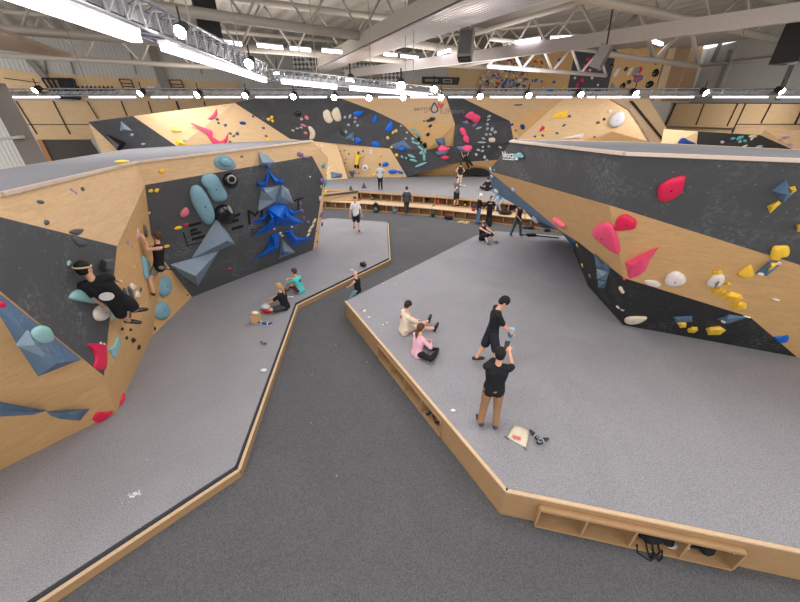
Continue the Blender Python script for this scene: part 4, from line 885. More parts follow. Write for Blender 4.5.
bm = bmesh.new(); add_prism(bm, [x+Vector((0, 0, .07)) for x in (q0, q1, q2, q3)], (0, 0, .5)); build('duct_body', bm, STEEL, bd)
# tapering plank at the left
bm = bmesh.new(); add_prism(bm, [PZ(-30, 22, 8.0), PZ(0, 32, 8.0), PZ(78, 59, 8.0), PZ(0, 50, 8.0), PZ(-30, 47, 8.0)], (0, 0, .12)); tag(build('roof_panel', bm, plain((176, 156, 140), .35, .3)), 'tapering brownish sheet panel hanging under the roof at the left edge', 'panel')
# black air boxes
def hangbox(label, name, px, py, Y, size, rz=0, mat=BLKM, cat='duct', tilt=0):
    bm = bmesh.new(); p = PY(px, py, Y); M = Matrix.Rotation(rz, 3, 'Z') @ Matrix.Rotation(tilt, 3, 'X'); add_box(bm, p, size, M=M); return tag(build(name, bm, mat), label, cat)
hangbox('black vertical air duct behind the heavy roof truss at upper left', 'air_duct', 207, 18, 17, (.8, .8, 3.0), .5)
hangbox('black air duct hanging at the right picture edge', 'air_duct', 800, 42, 14, (.8, .8, 1.2), .3)
hangbox('black air duct box high above the ribbed duct at top centre', 'air_duct', 425, 4, 19, (1.2, 1.2, 1.6), .3, STEELD)
def speaker(label, px, py, Y, h, rz, tilt):
    p = PY(px, py, Y); r = empty('hanging_loudspeaker', p); tag(r, label, 'loudspeaker', 'hanging loudspeakers'); M = Matrix.Rotation(rz, 3, 'Z') @ Matrix.Rotation(tilt, 3, 'X')
    bm = bmesh.new(); add_box(bm, p, (h*.58, h*.5, h), M=M); build('cabinet', bm, plain((128, 124, 124), .5), r)
    bm = bmesh.new(); add_box(bm, p-M @ Vector((0, 0, h*.52)), (h*.5, h*.42, h*.06), M=M); build('grille', bm, BLKM, r)
    bm = bmesh.new(); add_box(bm, p-M @ Vector((0, h*.26, 0)), (h*.48, h*.03, h*.8), M=M); build('front_grille', bm, plain((92, 90, 90), .6), r)
    bm = bmesh.new(); add_tube(bm, [p+M @ Vector((0, 0, h*.4)), Vector((p.x, p.y, p.z+h*.5+1.2))], .03, 6); build('bracket', bm, BLKM, r)
speaker('long grey hanging loudspeaker below the ribbed duct at centre', 466, 45, 15, .88, -.3, -.25)
speaker('tilted grey loudspeaker hanging right of the white tubular truss', 601, 57, 15, .72, .9, .35)

# ---- truss with lights
def light_truss(label, A, B, w, n):
    t = empty('lighting_truss', (A+B)/2); tag(t, label, 'lighting truss', 'aluminium lighting trusses'); d = (B-A).normalized(); s = Vector((d.y, -d.x, 0)).normalized()*w/2; u = Vector((0, 0, w/2))
    cs = [s+u, -s+u, -s-u, s-u]
    for c_ in cs:
        bm = bmesh.new(); add_tube(bm, [A+c_, B+c_], w*.085, 8); build('chord', bm, ALU, t, True)
    bm = bmesh.new()
    for i in range(n):
        a = A+(B-A)*i/n; b = A+(B-A)*(i+1)/n
        for k in range(4):
            p, q = cs[k], cs[(k+1) % 4]; add_tube(bm, [a+p, b+q], w*.04, 5); add_tube(bm, [a+p, a+q], w*.04, 5)
    tag(build('lacing', bm, ALU, t), kind='stuff')
    bm = bmesh.new(); add_box(bm, (A+B)/2-Vector((0, 0, w*.1)), ((B-A).length, w*.8, w*.45), math.atan2(d.y, d.x)); build('cable_tray', bm, plain((120, 120, 124), .4, .4), t)
    for k in range(3):
        p = A+(B-A)*(.2+.3*k); bm = bmesh.new(); add_tube(bm, [p+u, Vector((p.x, p.y, ZC))], .012, 5); build('suspension_wire', bm, STEELD, t)
light_truss('near aluminium lighting truss running back from the upper left corner', *lineup((95, -2), (262, 72), 6.75, .25, .0), .34, 22)
light_truss('short lighting truss between the near one and the long far one', *lineup((272, 75.5), (436, 91.5), 6.6, .0, .0), .26, 24)
light_truss('long lighting truss spanning the whole width of the hall', PY(-120, 92.3, 16), PY(930, 92.3, 16), .24, 90)
def tube(label, A, B, w, grp):
    t = empty('tube_light', (A+B)/2); tag(t, label, 'tube light', grp); L = (B-A).length; d = (B-A)/L
    bm = bmesh.new(); add_bar(bm, A+Vector((0, 0, w*.6)), B+Vector((0, 0, w*.6)), w*1.1, w*.35); build('housing', bm, plain((210, 210, 214), .5), t)
    bm = bmesh.new(); add_bar(bm, A+d*.02, B-d*.02, w, w*.8); build('diffuser', bm, TUBE, t)
A, B = lineup((20, -4), (137, 38), 6.4, .6, 0); tube('bright tube light nearest the camera at the upper left corner', A, B, .12, 'tubes under the near lighting truss')
tube('bright tube light under the near lighting truss, farther of its two', *lineup((163, 47), (265, 80.5), 6.4), .10, 'tubes under the near lighting truss')
tube('left tube light under the short lighting truss', *lineup((282, 81.5), (336, 87.5), 6.35), .10, 'tubes under the short lighting truss'); tube('right tube light under the short lighting truss', *lineup((350, 88.5), (427, 95), 6.35), .10, 'tubes under the short lighting truss')
row = [(5, 60), (89, 136), (151, 168), (170, 193), (204, 241), (255, 288), (299, 327), (337, 365), (378, 400), (410, 438), (448, 473), (490, 523), (536, 572), (587, 595), (597, 640), (650, 694), (713, 768), (777, 830)]
for i, (x0, x1) in enumerate(row): tube('tube light under the long lighting truss, %s from the left' % ORD[i], PY(x0, 97.2, 15.95), PY(x1, 97.2, 15.95), .048, 'tubes under the long lighting truss')
far = [((221, 42), (233, 43.3)), ((235, 43.6), (242, 44.4)), ((257, 45.2), (270, 46.6)), ((271, 46.8), (283, 48)), ((290, 48.4), (298, 49.2)), ((300, 49.4), (311, 50.3)), ((322, 50.5), (342, 52.2))]
for i, (a, b) in enumerate(far): tube('far tube light behind the heavy roof truss, %s from the left' % ORD[i], *lineup(a, b, 8.2), .13, 'tubes behind the heavy roof truss')
far = [((384, 54.3), (397, 55.5)), ((401, 56), (418, 58)), ((438, 54), (450, 50.3)), ((515, 42.5), (540, 38.8)), ((550, 38.3), (579, 37.3)), ((585, 37.3), (604, 36.8)), ((645, 38), (662, 44.5))]
for i, (a, b) in enumerate(far): tube('tube light in the central and right roof, %s from the left' % ORD[i], *lineup(a, b, 8.6), .12, 'tubes in the right half of the roof')
def spot(label, p, r, grp, tilt=.5, rz=0.0):
    t = empty('spotlight', p); tag(t, label, 'spotlight', grp)
    M = Matrix.Rotation(rz, 3, 'Z') @ Matrix.Rotation(tilt, 3, 'X'); f = M @ Vector((0, -1, 0))
    bm = bmesh.new(); add_tube(bm, [p-f*r*2.2, p-f*r*.2, p], [r*.8, r*1.05, r*1.1], 12); build('lamp_body', bm, BLKM, t, True)
    bm = bmesh.new(); add_tube(bm, [p+f*.002, p+f*r*.25], [r*.95, r*.8], 12); build('lens', bm, LENS, t)
    bm = bmesh.new(); add_tube(bm, [p-f*r+Vector((0, 0, r)), p-f*r+Vector((0, 0, r*3))], r*.18, 6); build('yoke', bm, BLKM, t)
sp = [(35, 90), (140, 93), (197, 94.5), (245, 95), (293, 96), (334, 97), (369, 97.3), (403, 97), (441, 97), (480, 96), (529, 95), (581, 94), (636, 93), (706, 92.3), (782, 91)]
for i, (x, y) in enumerate(sp): spot('spotlight on the long lighting truss, %s from the left' % ORD[i], PY(x, y+.6, 15.7), .12, 'spotlights along the long truss', rz=(x-400)/900)
for lab, (x, y), z, r in (('large bright spotlight on the near lighting truss at upper left', (180, 32), 6.6, .085), ('smaller spotlight at the far end of the near lighting truss', (249, 64), 6.6, .10), ('spotlight at the left end of the short lighting truss', (277, 77), 6.6, .12), ('spotlight above the middle of the short lighting truss', (350, 82), 6.65, .15), ('spotlight at the right end of the short lighting truss', (401, 86), 6.65, .16), ('spotlight where the short truss meets the long one', (434, 89.5), 6.65, .14)):
    spot(lab, PZ(x, y, z), r, 'spotlights on the shorter trusses')

# ---- cladding on the left building wall
PLT = plain((92, 74, 60), .7); SEAM = plain((48, 45, 44), .6)
cl = empty('wall_cladding', onw(PL, 120, 100)); tag(cl, 'plywood wall cladding with dark vertical seams at upper left behind the long lighting truss', 'wall cladding')
wpatch('upper_panel', PL, [(-60, 62), (0, 67.5), (30, 73), (157, 79), (157, 100.5), (-60, 98)], PLYF, parent=cl)
wpatch('upper_panel', PL, [(164, 79.5), (210, 81.5), (238, 83), (241, 101), (164, 100.5)], PLYF, parent=cl)
wpatch('lower_panel', PL, [(13, 101), (241, 101), (241, 112), (180, 125), (88, 139.5), (37, 139.5)], PLYF, parent=cl)
for a, b in (((16, 101), (37, 134)), ((53, 101), (70, 134)), ((121, 101), (127, 116)), ((148, 101), (152, 113)), ((204, 101), (205, 106))): wline('seam', PL, a, b, .09, SEAM, cl)
for a, b in (((87, 101), (98, 119)), ((176, 101), (179, 110))):
    wline('slotted_rail', PL, a, b, .2, SEAM, cl)
wline('seam', PL, (27, 124.5), (92, 124.5), .04, SEAM, cl); wline('seam', PL, (4, 78), (40, 83), .06, SEAM, cl)
o = wpatch('doorway_opening', PL, [(41, 139.5), (90, 139.5), (107, 165), (56, 172)], plain((84, 78, 74), .8), .04, .0); tag(o, 'dark recess under the plywood cladding at the far left', 'recess')
wpatch('door_1', PL, [(37, 139.5), (42, 139.5), (58, 172), (52, 172)], plain((172, 120, 84), .6), .1, .05)['kind'] = 'structure'
bm = bmesh.new(); add_bar(bm, PY(-4, 88, 15.4), PY(44, 178, 13.6), .62, .5); tag(build('steel_column', bm, plain((116, 110, 106), .55)), 'leaning grey steel column at the far left edge', 'column')
bm = bmesh.new(); add_bar(bm, PY(-12, 140, 14), PY(22, 137, 14), .2, .1); tag(build('wall_rail', bm, plain((160, 156, 150), .5)), 'short grey rail beside the leaning column at the left edge', 'rail')
for i, (a, b, w) in enumerate((((120, 55), (165, 112), .5), ((153, 64), (163, 94), .7), ((26, 60), (42, 78), .5))): 
    c_ = wpatch('trim_%d' % (i+1), PL, [(a[0], a[1]), (a[0]+w*14, a[1]), (b[0]+w*14, min(b[1], 98)), (b[0], min(b[1], 98))] if i else [(147, 46), (156, 47), (160, 62), (152, 62)], plain((138, 130, 124), .5), .25, .1); c_['kind'] = 'structure'
for x in (42, 68, 130, 195): c_ = wline('trim_%d' % (x), PL, (x, 52), (x+5+x*.01, 74), .1, STEELD); c_['kind'] = 'structure'
# pipes along wall
bm = bmesh.new(); add_tube(bm, [onw(PL, 20, 57, .3), onw(PL, 300, 70, .3)], .05, 8); tag(build('wall_pipe', bm, plain((196, 200, 204), .3, .4), smooth=True), 'thin pale pipe running above the upper left plywood cladding', 'pipe')
# training fixtures
def frame_thing(label, pts, w, mat, extra=(), cat='training frame'):
    t = empty('ladder_rack' if 'ladder' in cat else 'training_rig', onw(PL, *pts[0])); tag(t, label, cat)
    bm = bmesh.new()
    for a, b in zip(pts, pts[1:]+pts[:1]): add_bar(bm, onw(PL, *a, .3), onw(PL, *b, .3), w, w)
    build('frame', bm, mat, t)
    for a, b in extra:
        bm = bmesh.new(); add_bar(bm, onw(PL, *a, .3), onw(PL, *b, .3), w, w); build('rung', bm, mat, t)
frame_thing('black training rig with hangboard on the upper left plywood wall', [(42, 78.5), (73, 79), (80, 99), (55, 98)], .12, BLKM, [((47, 79), (55, 92)), ((52, 79), (62, 98))])
o = wpatch('training_board', PL, [(57, 79), (72, 80), (78, 99), (64, 99)], BLKM, .1, .15); tag(o, 'black training board inside the rig at upper left', 'board')
frame_thing('left wooden ladder frame on the upper left plywood wall', [(119, 79), (131, 80), (135, 90), (124, 89.5)], .07, PLT, [((121, 83), (133, 84)), ((122, 86), (134, 87))], 'ladder frame')
frame_thing('right wooden ladder frame beside the grey column on the plywood wall', [(169, 80), (181, 80), (185, 90), (172, 90)], .07, PLT, [((170, 84), (183, 84.5)), ((171, 87), (184, 87.5))], 'ladder frame')
for k in range(9):
    bm = bmesh.new(); p_ = onw(PL, 79+k*4.2, 88.7, .12); add_tube(bm, [p_-Vector((0, 0, .15)), p_+Vector((0, 0, .2))], [.14, .04], 8); tag(build('campus_knob', bm, plain((74, 62, 52), .6)), 'dark campus knob on the upper left plywood wall, %s from the left' % ORD[k], 'knob', 'row of campus knobs')
o = wpatch('notice', PL, [(147, 86), (154, 86), (155, 91), (148, 91)], plain((214, 216, 218), .6), .02, .12); tag(o, 'small white notice on the plywood beside the grey column', 'notice')

# ---- back wall upper area
def scr(label, pts):
    m, nt, b = (PERF if 'PERF' in globals() else newmat('perforated'))
    o = wpatch('perforated_screen', PB, pts, m, .06, .1); return tag(o, label, 'screen')
PERF = newmat('perforated'); m, nt, b = PERF; L_ = nt.links.new
uvn = N(nt, 'ShaderNodeUVMap'); sc_ = N(nt, 'ShaderNodeVectorMath', operation='SCALE'); sc_.inputs['Scale'].default_value = 2.6; L_(uvn.outputs[0], sc_.inputs[0])
mpn = N(nt, 'ShaderNodeMapping'); mpn.inputs['Rotation'].default_value = (0, 0, .785); L_(sc_.outputs[0], mpn.inputs[0]); ck = N(nt, 'ShaderNodeTexChecker'); ck.inputs['Scale'].default_value = 1.4; ck.inputs[1].default_value = (.72, .70, .67, 1); ck.inputs[2].default_value = (.10, .10, .10, 1)
L_(mpn.outputs[0], ck.inputs[0]); L_(ck.outputs[0], b.inputs['Base Color'])
scr('left black and white perforated screen high on the back wall', [(276, 55), (316, 57), (316, 96), (278, 96)]); scr('right black and white perforated screen high on the back wall', [(343, 62), (402, 64), (402, 96), (343, 96)])
for i, q in enumerate(([(220, 82), (278, 84), (278, 95), (245, 95)],)): tag(wpatch('wooden_header', PB, [(262, 83), (283, 84), (283, 86.5), (262, 86)], PLT, .2, .1), 'brown timber header left of the perforated screens', 'header')
ub = empty('wall_cladding', onw(PB, 450, 70)); tag(ub, 'pale plywood cladding around the black banner at top centre', 'wall cladding')
wpatch('upper_panel', PB, [(448, 57), (495, 47), (495, 49), (473, 96), (448, 96)], PLYF, parent=ub); wpatch('upper_panel', PB, [(402, 82), (448, 82), (448, 96), (402, 96)], PLYF, parent=ub)
bn = empty('banner', onw(PB, 440, 80)); tag(bn, 'black banner with small boxed grey lettering at top centre', 'banner')
wpatch('banner_cloth', PB, [(422, 76.5), (460, 77.5), (458, 85), (422, 84)], plain((66, 64, 64), .6), .05, .15, bn); wpatch('box_mark', PB, [(443, 79), (452, 79.3), (452, 83), (443, 82.7)], plain((176, 172, 168), .6), .02, .21, bn); wpatch('box_fill', PB, [(444.2, 80), (450.8, 80.2), (450.8, 82), (444.2, 81.8)], plain((66, 64, 64), .6), .02, .24, bn)
wpatch('bar_mark', PB, [(425, 79), (438, 79.3), (438, 81.7), (425, 81.5)], plain((150, 146, 142), .6), .02, .21, bn)
UW = empty('climbing_wall', onw(PB, 560, 75)); tag(UW, 'high climbing wall at top centre right, crowded with colourful holds at its left end', 'climbing wall')
def uwp(name, pts, mat): return panel(name, UW, [onw(PB, *q, .3) for q in pts], mat, .3)
uwp('plywood_panel', [(495, 46), (540, 46), (530, 97), (471, 97)], PLYW); uwp('plywood_panel', [(540, 46), (575, 50), (566, 97), (530, 97)], PLYW)
uwp('black_panel', [(575, 50), (617, 50), (606, 97), (566, 97)], DARKF); uwp('plywood_panel', [(617, 44), (668, 40), (654, 97), (606, 97)], PLYW)
uwp('plywood_edge', [(672, 38), (680, 36), (661, 101), (653, 101)], EDGE)
bm = bmesh.new(); add_prism(bm, [onw(PB, *q, .3) for q in [(680, 36), (706, 38), (689, 101), (661, 101)]], (0, .3, 0)); build('side_panel', bm, plain((158, 128, 98), .6), UW)
wline('seam', PB, (694, 40), (674, 100), .04, EDGE, UW, .35)
# holds on it
def freehold(px, py, rx, ry, a, mat, label, grp, hgt=.6):
    hold(label, ell(px, py, rx, ry, a, 6, .25), mat, hgt, group=grp)
rnd = random.Random(3)
pal = [('blue', BLUE, 5), ('yellow', YEL, 5), ('white', WHITE, 6), ('grey', LGREY, 5), ('black', BLK, 4), ('red', RED, 2), ('teal', TEAL, 2), ('purple', PURP, 2)]
bag_ = [p for p in pal for _ in range(p[2])]
cnt = 0; used = []
while cnt < 280:
    y = rnd.uniform(49, 95); xl = 496-(y-48)*.5; x = rnd.uniform(xl, 529-(y-48)*.05 if rnd.random() < .85 else 545)
    r_ = rnd.uniform(.8, 1.7)
    if any((x-u[0])**2+(y-u[1])**2 < (r_+u[2])**2*.5 for u in used): 
        used and rnd.random(); 
        if rnd.random() < .9: continue
    used.append((x, y, r_)); nm, mt, _ = rnd.choice(bag_)
    freehold(x, y, r_*1.7, r_*.75, rnd.uniform(0, 180), mt, '%s hold in the crowded patch at the left end of the high wall' % nm, 'crowded holds on the high wall'); cnt += 1
small([(521, 66, 4, 1.6, -20), (505, 83, 5, 1.3, -50), (536, 80, 2, 1.4), (550, 90, 3, 2), (560, 60, 1.8, 2), (554, 82, 1.6, 1.2), (543, 82, 2, 1.2)], BLUE, 'blue hold', 'over the middle of the high wall')
small([(566, 72, 1.4, 3.2, 10), (563, 88, 1.6, 3.6, 10), (545, 81, 3, 1.2)], YEL, 'yellow hold', 'by the black panel of the high wall')
small([(588, 59, 1.8, 2), (585, 66, 1.6, 1.8), (586, 71, 1.8, 1.6), (577, 85, 1.4, 3, 20), (582, 80, 2, 2), (572, 93, 1.4, 1.4), (640, 70, 2, 2.8), (635, 76, 1.6, 1.5)], RED, 'red hold', 'on the right of the high wall')
small([(593, 63, 1.2, 1.5), (590, 70, 1, 1.2), (575, 78, 1, 1.2), (592, 78, 1.1, 1.3), (598, 85, 1, 1.2), (584, 90, 1.2, 1), (617, 72, 2.2, 5, 15), (630, 71, 1.8, 4.5, 25), (579, 91, 1, 1)], WHITE, 'white hold', 'on the right of the high wall')
small([(623, 86, 2.6, 3, 20), (629, 82, 2, 2), (650, 84, 3.8, 3.2, -30), (656, 73, 3, 4, 0), (657, 62, 2, 2.4), (626, 69, 1.4, 2.2), (645, 61, 1.4, 1.2), (612, 66, 1.6, 2.2)], BLK, 'black hold', 'on the right plywood of the high wall')
small([(638, 79, 4.2, 3, -20), (631, 91, 3, 1.6, -20)], PURP, 'purple hold', 'on the right plywood of the high wall'); small([(636, 72, 2, 4, 30), (613, 87, 1.8, 4)], SLP, 'slate hold', 'on the right plywood of the high wall')

# ---- right building wall
cr = empty('wall_cladding', onw(PR, 740, 115)); tag(cr, 'plywood wall cladding with dark slanting seams at right behind the long lighting truss', 'wall cladding')
p_, n_ = PR; pr2 = (p_+n_*1.5, n_)
wpatch('upper_panel', pr2, [(650, 103.3), (830, 103.3), (830, 125), (672, 129.5), (668, 128), (655, 128)], PLYF, parent=cr)
wpatch('lower_panel', pr2, [(655, 128), (735, 129), (738, 124.5), (830, 124), (830, 160), (655, 150)], PLYF, .05, .0, parent=cr)
for a, b in (((661, 103), (656, 118)), ((704, 104), (696, 125)), ((738, 103), (727, 126)), ((746, 103), (732, 133)), ((771, 104), (761, 123)), ((803, 107), (795, 124))): wline('seam', pr2, a, b, .1, SEAM, cr, .13)
wline('seam', pr2, (676, 103), (665, 127), .25, SEAM, cr, .14); wline('seam', pr2, (650, 103), (830, 103.4), .06, SEAM, cr, .13)
wline('ledge', pr2, (664, 126.5), (733, 128.3), .22, plain((96, 92, 92), .6), cr, .3)
wline('seam', pr2, (735, 124.3), (800, 124.3), .03, PLT, cr, .13)
fr = empty('climbing_wall', PY(740, 140, 20)); tag(fr, 'small far climbing panel of black and plywood seen above the right boulder', 'climbing wall')
panel('black_panel', fr, pl((698, 131.5, 20), (760, 135, 19), (803, 154, 18), (696, 150, 20)), plain((46, 45, 44), .7)); panel('plywood_panel', fr, pl((760, 135, 19), (765, 130, 19.2), (840, 130, 17.2), (840, 160, 17), (803, 154, 18)), PLYF)
panel('plywood_panel', fr, pl((664, 129, 20.8), (698, 131.5, 20), (696, 150, 20), (660, 150, 20.5)), PLYF)
small([(733, 138.7, 1.8, 1.6), (740, 138, 2.6, 1.8), (745, 141, 1.8, 1.5)], TEAL, 'small teal hold', 'on the black far right panel'); small([(722.5, 142.2, 1.6, 1.6), (740, 141.6, 1.4, 1.2), (759, 147.5, 2.8, 2)], LGREY, 'small grey hold', 'on the black far right panel')
small([(753, 136.5, 3.6, 1.3, 0), (743.5, 147, 3.6, 1.1, -35), (752, 138.7, 1.2, 1.4)], CREAM, 'cream hold', 'on the black far right panel'); small([(785, 137.5, 2.6, 1.2), (790, 144.5, 2.6, 1, -5), (779, 140.5, 1.2, 1.6)], LILAC, 'pale violet hold', 'on the far right plywood')
hold('dark blue lobed hold lying on the plywood left of the black far right panel', [(678, 143.5), (681, 138.5), (685, 138), (688, 140), (695, 143), (695, 145.5), (679, 145.5)], DBLUE, .5, at=(686, 142))
for i, (a, b) in enumerate((((731, 50), (716, 90)), ((793, 62), (777, 100)), ((722, 40), (712, 62)))): c_ = wline('trim_%d' % (i+20), PR, a, b, .35, plain((112, 108, 106), .5), None, .2); c_['kind'] = 'structure'
bm = bmesh.new(); add_tube(bm, [onw(PR, 694, 66.5, .5), onw(PR, 830, 53, .5)], .09, 8); tag(build('wall_pipe', bm, STEEL, smooth=True), 'pale steel pipe along the grey sheet wall at upper right', 'pipe')
# ================================================================ PEOPLE
SKIN = plain((214, 160, 132), .5); SKIN2 = plain((196, 142, 112), .5); SKIN3 = plain((222, 172, 148), .5)
KB = plain((26, 26, 30), .85); KN = plain((34, 38, 50), .85)
def rot_to(v): return v.normalized()
def capsule(bm, a, ra, b, rb, seg=10):
    add_tube(bm, [a, b], [ra, rb], seg); add_ell(bm, a, ra, seg, 6); add_ell(bm, b, rb, seg, 6)
def remeshed(name, bm, mat, parent, vox, smooth=3):
    """melt overlapping limbs into one continuous skin"""
    me = bpy.data.meshes.new('tmp'); bm.to_mesh(me); bm.free()
    o = bpy.data.objects.new('tmp', me); C.objects.link(o)
    m = o.modifiers.new('r', 'REMESH'); m.mode = 'VOXEL'; m.voxel_size = vox
    s = o.modifiers.new('s', 'SMOOTH'); s.iterations = smooth; s.factor = .5
    dg = bpy.context.evaluated_depsgraph_get(); nm = bpy.data.meshes.new_from_object(o.evaluated_get(dg)); bpy.data.objects.remove(o)
    b2 = bmesh.new(); b2.from_mesh(nm); return build(name, b2, mat, parent, True)
def ik(a, c, l1, l2, pole):
    d = c-a; L = d.length; mx = (l1+l2)*.998
    if L > mx: c = a+d*(mx/L); d = c-a; L = mx
    u = d/L; x = (l1*l1-l2*l2+L*L)/(2*L); hh = math.sqrt(max(1e-6, l1*l1-x*x)); p = pole-u*pole.dot(u)
    if p.length < 1e-4: p = Vector((0, 0, 1))
    return a+u*x+p.normalized()*hh, c
def person(label, loc, rz, Ht=1.75, pel=(0, 0, .95), spine=(0, 0, 1), right=(1, 0, 0), face=(0, 1, -.1), hands=((-.28, .1, .8), (.28, .1, .8)), feet=((-.1, 0, .07), (.1, 0, .07)),
           elbow=((-.5, -1, 0), (.5, -1, 0)), knee=((0, 1, 0), (0, 1, 0)), toes=((-.1, 1, 0), (.1, 1, 0)), skin=SKIN, top=KB, sleeve=.6, trunk=True, legs=KB, leg_len=2.0, shoes=BLK, hair=KB, hstyle='short', vox=None, group=None, build_=1.0, extras=None, world_joints=False, torso_len=1.0, hem=0.0, fingers=True):
    s = Ht/1.75; r = empty('person', loc, rz); tag(r, label, 'person', group)
    M = Matrix.Translation(Vector(loc)) @ Matrix.Rotation(rz, 4, 'Z')
    W = (lambda v: Vector(v)) if world_joints else (lambda v: M @ (Vector(v)*s))
    Dv = (lambda v: Vector(v)) if world_joints else (lambda v: M.to_3x3() @ Vector(v))
    P = W(pel); S = Dv(spine).normalized(); R = Dv(right); R = (R-S*R.dot(S)).normalized(); Fw = S.cross(R)*1.0
    if Fw.dot(R.cross(S)) > 0: Fw = -Fw
    Fw = S.cross(R)                                  # chest direction
    k = s; b = build_
    neck = P+S*.52*k*torso_len; sh = [neck-S*.07*k-R*.165*k*b, neck-S*.07*k+R*.165*k*b]; hips = [P-R*.088*k, P+R*.088*k]
    fd = Dv(face).normalized(); hu = (S*.75+Vector((0, 0, .35))); hu = (hu-fd*hu.dot(fd)).normalized(); hr = fd.cross(hu)
    hc = neck+S*.09*k+hu*.115*k+fd*.025*k
    HM = Matrix((hr, fd, hu)).transposed()
    H_ = []; El = []; Kn = []; Ft = []
    for i in (0, 1):
        e, h_ = ik(sh[i], W(hands[i]), .285*k, .25*k, Dv(elbow[i])); El.append(e); H_.append(h_)
        q, f_ = ik(hips[i], W(feet[i]), .43*k, .425*k, Dv(knee[i])); Kn.append(q); Ft.append(f_)
    far = (P-CAM).length
    vx = vox or (.011 if far < 9 else .016 if far < 16 else .022)
    # ---- body: one continuous skin
    bm = bmesh.new()
    def torso(bm, g):
        capsule(bm, sh[0]+R*.05*k, (.062+g)*k, sh[1]-R*.05*k, (.062+g)*k); capsule(bm, neck-S*.12*k, (.09+g)*k, P-S*.01*k, (.098+g)*k)
        for sg in (-1, 1):
            c1 = neck-S*.16*k+R*sg*.075*k*b; c2 = P+S*.16*k+R*sg*.055*k*b; c3 = P+R*sg*.07*k*b
            capsule(bm, c1, (.098+g)*k, c2, (.086+g)*k); capsule(bm, c2, (.086+g)*k, c3, (.098+g)*k)
    torso(bm, 0)
    capsule(bm, neck-S*.04*k, .055*k, hc-hu*.05*k, .05*k)
    add_ell(bm, hc+hu*.015*k-fd*.01*k, (.076*k, .095*k, .105*k), 16, 12, HM); add_ell(bm, hc-hu*.055*k+fd*.022*k, (.055*k, .065*k, .062*k), 14, 10, HM)
    add_ell(bm, hc+fd*.093*k-hu*.015*k, (.014*k, .022*k, .022*k), 8, 6, HM)                      # nose
    for sg in (-1, 1): add_ell(bm, hc+hr*sg*.078*k-hu*.005*k-fd*.01*k, (.012*k, .02*k, .03*k), 8, 6, HM)   # ears
    add_ell(bm, hc+fd*.078*k-hu*.062*k, (.026*k, .014*k, .009*k), 8, 6, HM)                       # lips
    for i in (0, 1):
        capsule(bm, sh[i], .05*k, El[i], .038*k); capsule(bm, El[i], .040*k, H_[i], .026*k)
        capsule(bm, hips[i], .088*k, Kn[i], .056*k); m_ = Kn[i].lerp(Ft[i], .3); capsule(bm, Kn[i], .054*k, m_, .054*k); capsule(bm, m_, .054*k, Ft[i], .036*k)
        t = Dv(toes[i]).normalized(); capsule(bm, Ft[i]-t*.03*k, .036*k, Ft[i]+t*.15*k, .030*k)
        # hand: palm, four fingers, thumb
        hd = (H_[i]-El[i]).normalized(); side = hd.cross(fd); side = side.normalized() if side.length > .1 else R
        pn = side.cross(hd); pc = H_[i]+hd*.055*k
        add_ell(bm, pc, (.038*k, .020*k, .050*k), 10, 8, Matrix((side, pn, hd)).transposed())
        for j, (o_, ln) in enumerate(((-.028, .060), (-.010, .070), (.010, .066), (.027, .052))):
            b0 = H_[i]+hd*.085*k+side*o_*k; b1 = b0+hd*ln*.55*k+pn*.008*k; b2_ = b1+hd*ln*.45*k+pn*.022*k
            capsule(bm, b0, .0095*k, b1, .009*k, 6); capsule(bm, b1, .009*k, b2_, .008*k, 6)
        tb = H_[i]+hd*.035*k-side*.03*k; capsule(bm, tb, .012*k, tb-side*.025*k+hd*.03*k+pn*.01*k, .010*k, 6)
    body = remeshed('body', bm, skin, r, vx, 2)
    # ---- eyes
    if far < 12:
        bm = bmesh.new()
        for sg in (-1, 1): add_ell(bm, hc+hr*sg*.03*k+fd*.084*k+hu*.008*k, (.011*k, .006*k, .006*k), 8, 6, HM)
        build('eyes', bm, BLK, r)
    # ---- clothes
    if top is not None:
        bm = bmesh.new(); torso(bm, .014)
        for sg in (-1, 1): capsule(bm, P+R*sg*.065*k*b, .120*k, P+R*sg*.060*k*b-S*(.03+hem)*k, .124*k)
        if sleeve > 0:
            for i in (0, 1):
                if sleeve <= 1: capsule(bm, sh[i], .067*k, sh[i].lerp(El[i], sleeve), .062*k)
                else: capsule(bm, sh[i], .066*k, El[i], .056*k); capsule(bm, El[i], .056*k, El[i].lerp(H_[i], sleeve-1), .045*k)
        else:
            for i in (0, 1): add_ell(bm, sh[i]+R*(.04 if i == 0 else -.04)*k, .066*k, 10, 8)
        remeshed('shirt' if sleeve > 0 else 'tank_top', bm, top, r, vx, 3)
    if legs is not None:
        bm = bmesh.new(); capsule(bm, P-R*.06*k, .112*k, P+R*.06*k, .112*k); fl_ = .012 if leg_len > 1.5 else .026
        for i in (0, 1):
            if leg_len <= 1: capsule(bm, hips[i], .104*k, hips[i].lerp(Kn[i], leg_len), (.072+fl_)*k)
            else:
                capsule(bm, hips[i], .104*k, Kn[i], (.060+fl_)*k); capsule(bm, Kn[i], (.060+fl_)*k, Kn[i].lerp(Ft[i], (leg_len-1)*.95), (.048+fl_)*k)
        remeshed('trousers' if leg_len > 1.5 else 'shorts', bm, legs, r, vx, 3)
    if shoes is not None:
        for i in (0, 1):
            t = Dv(toes[i]).normalized(); bm = bmesh.new(); capsule(bm, Ft[i]-t*.045*k, .047*k, Ft[i]+t*.09*k, .046*k); capsule(bm, Ft[i]+t*.09*k, .046*k, Ft[i]+t*.165*k, .036*k); remeshed('shoe', bm, shoes, r, vx, 2)
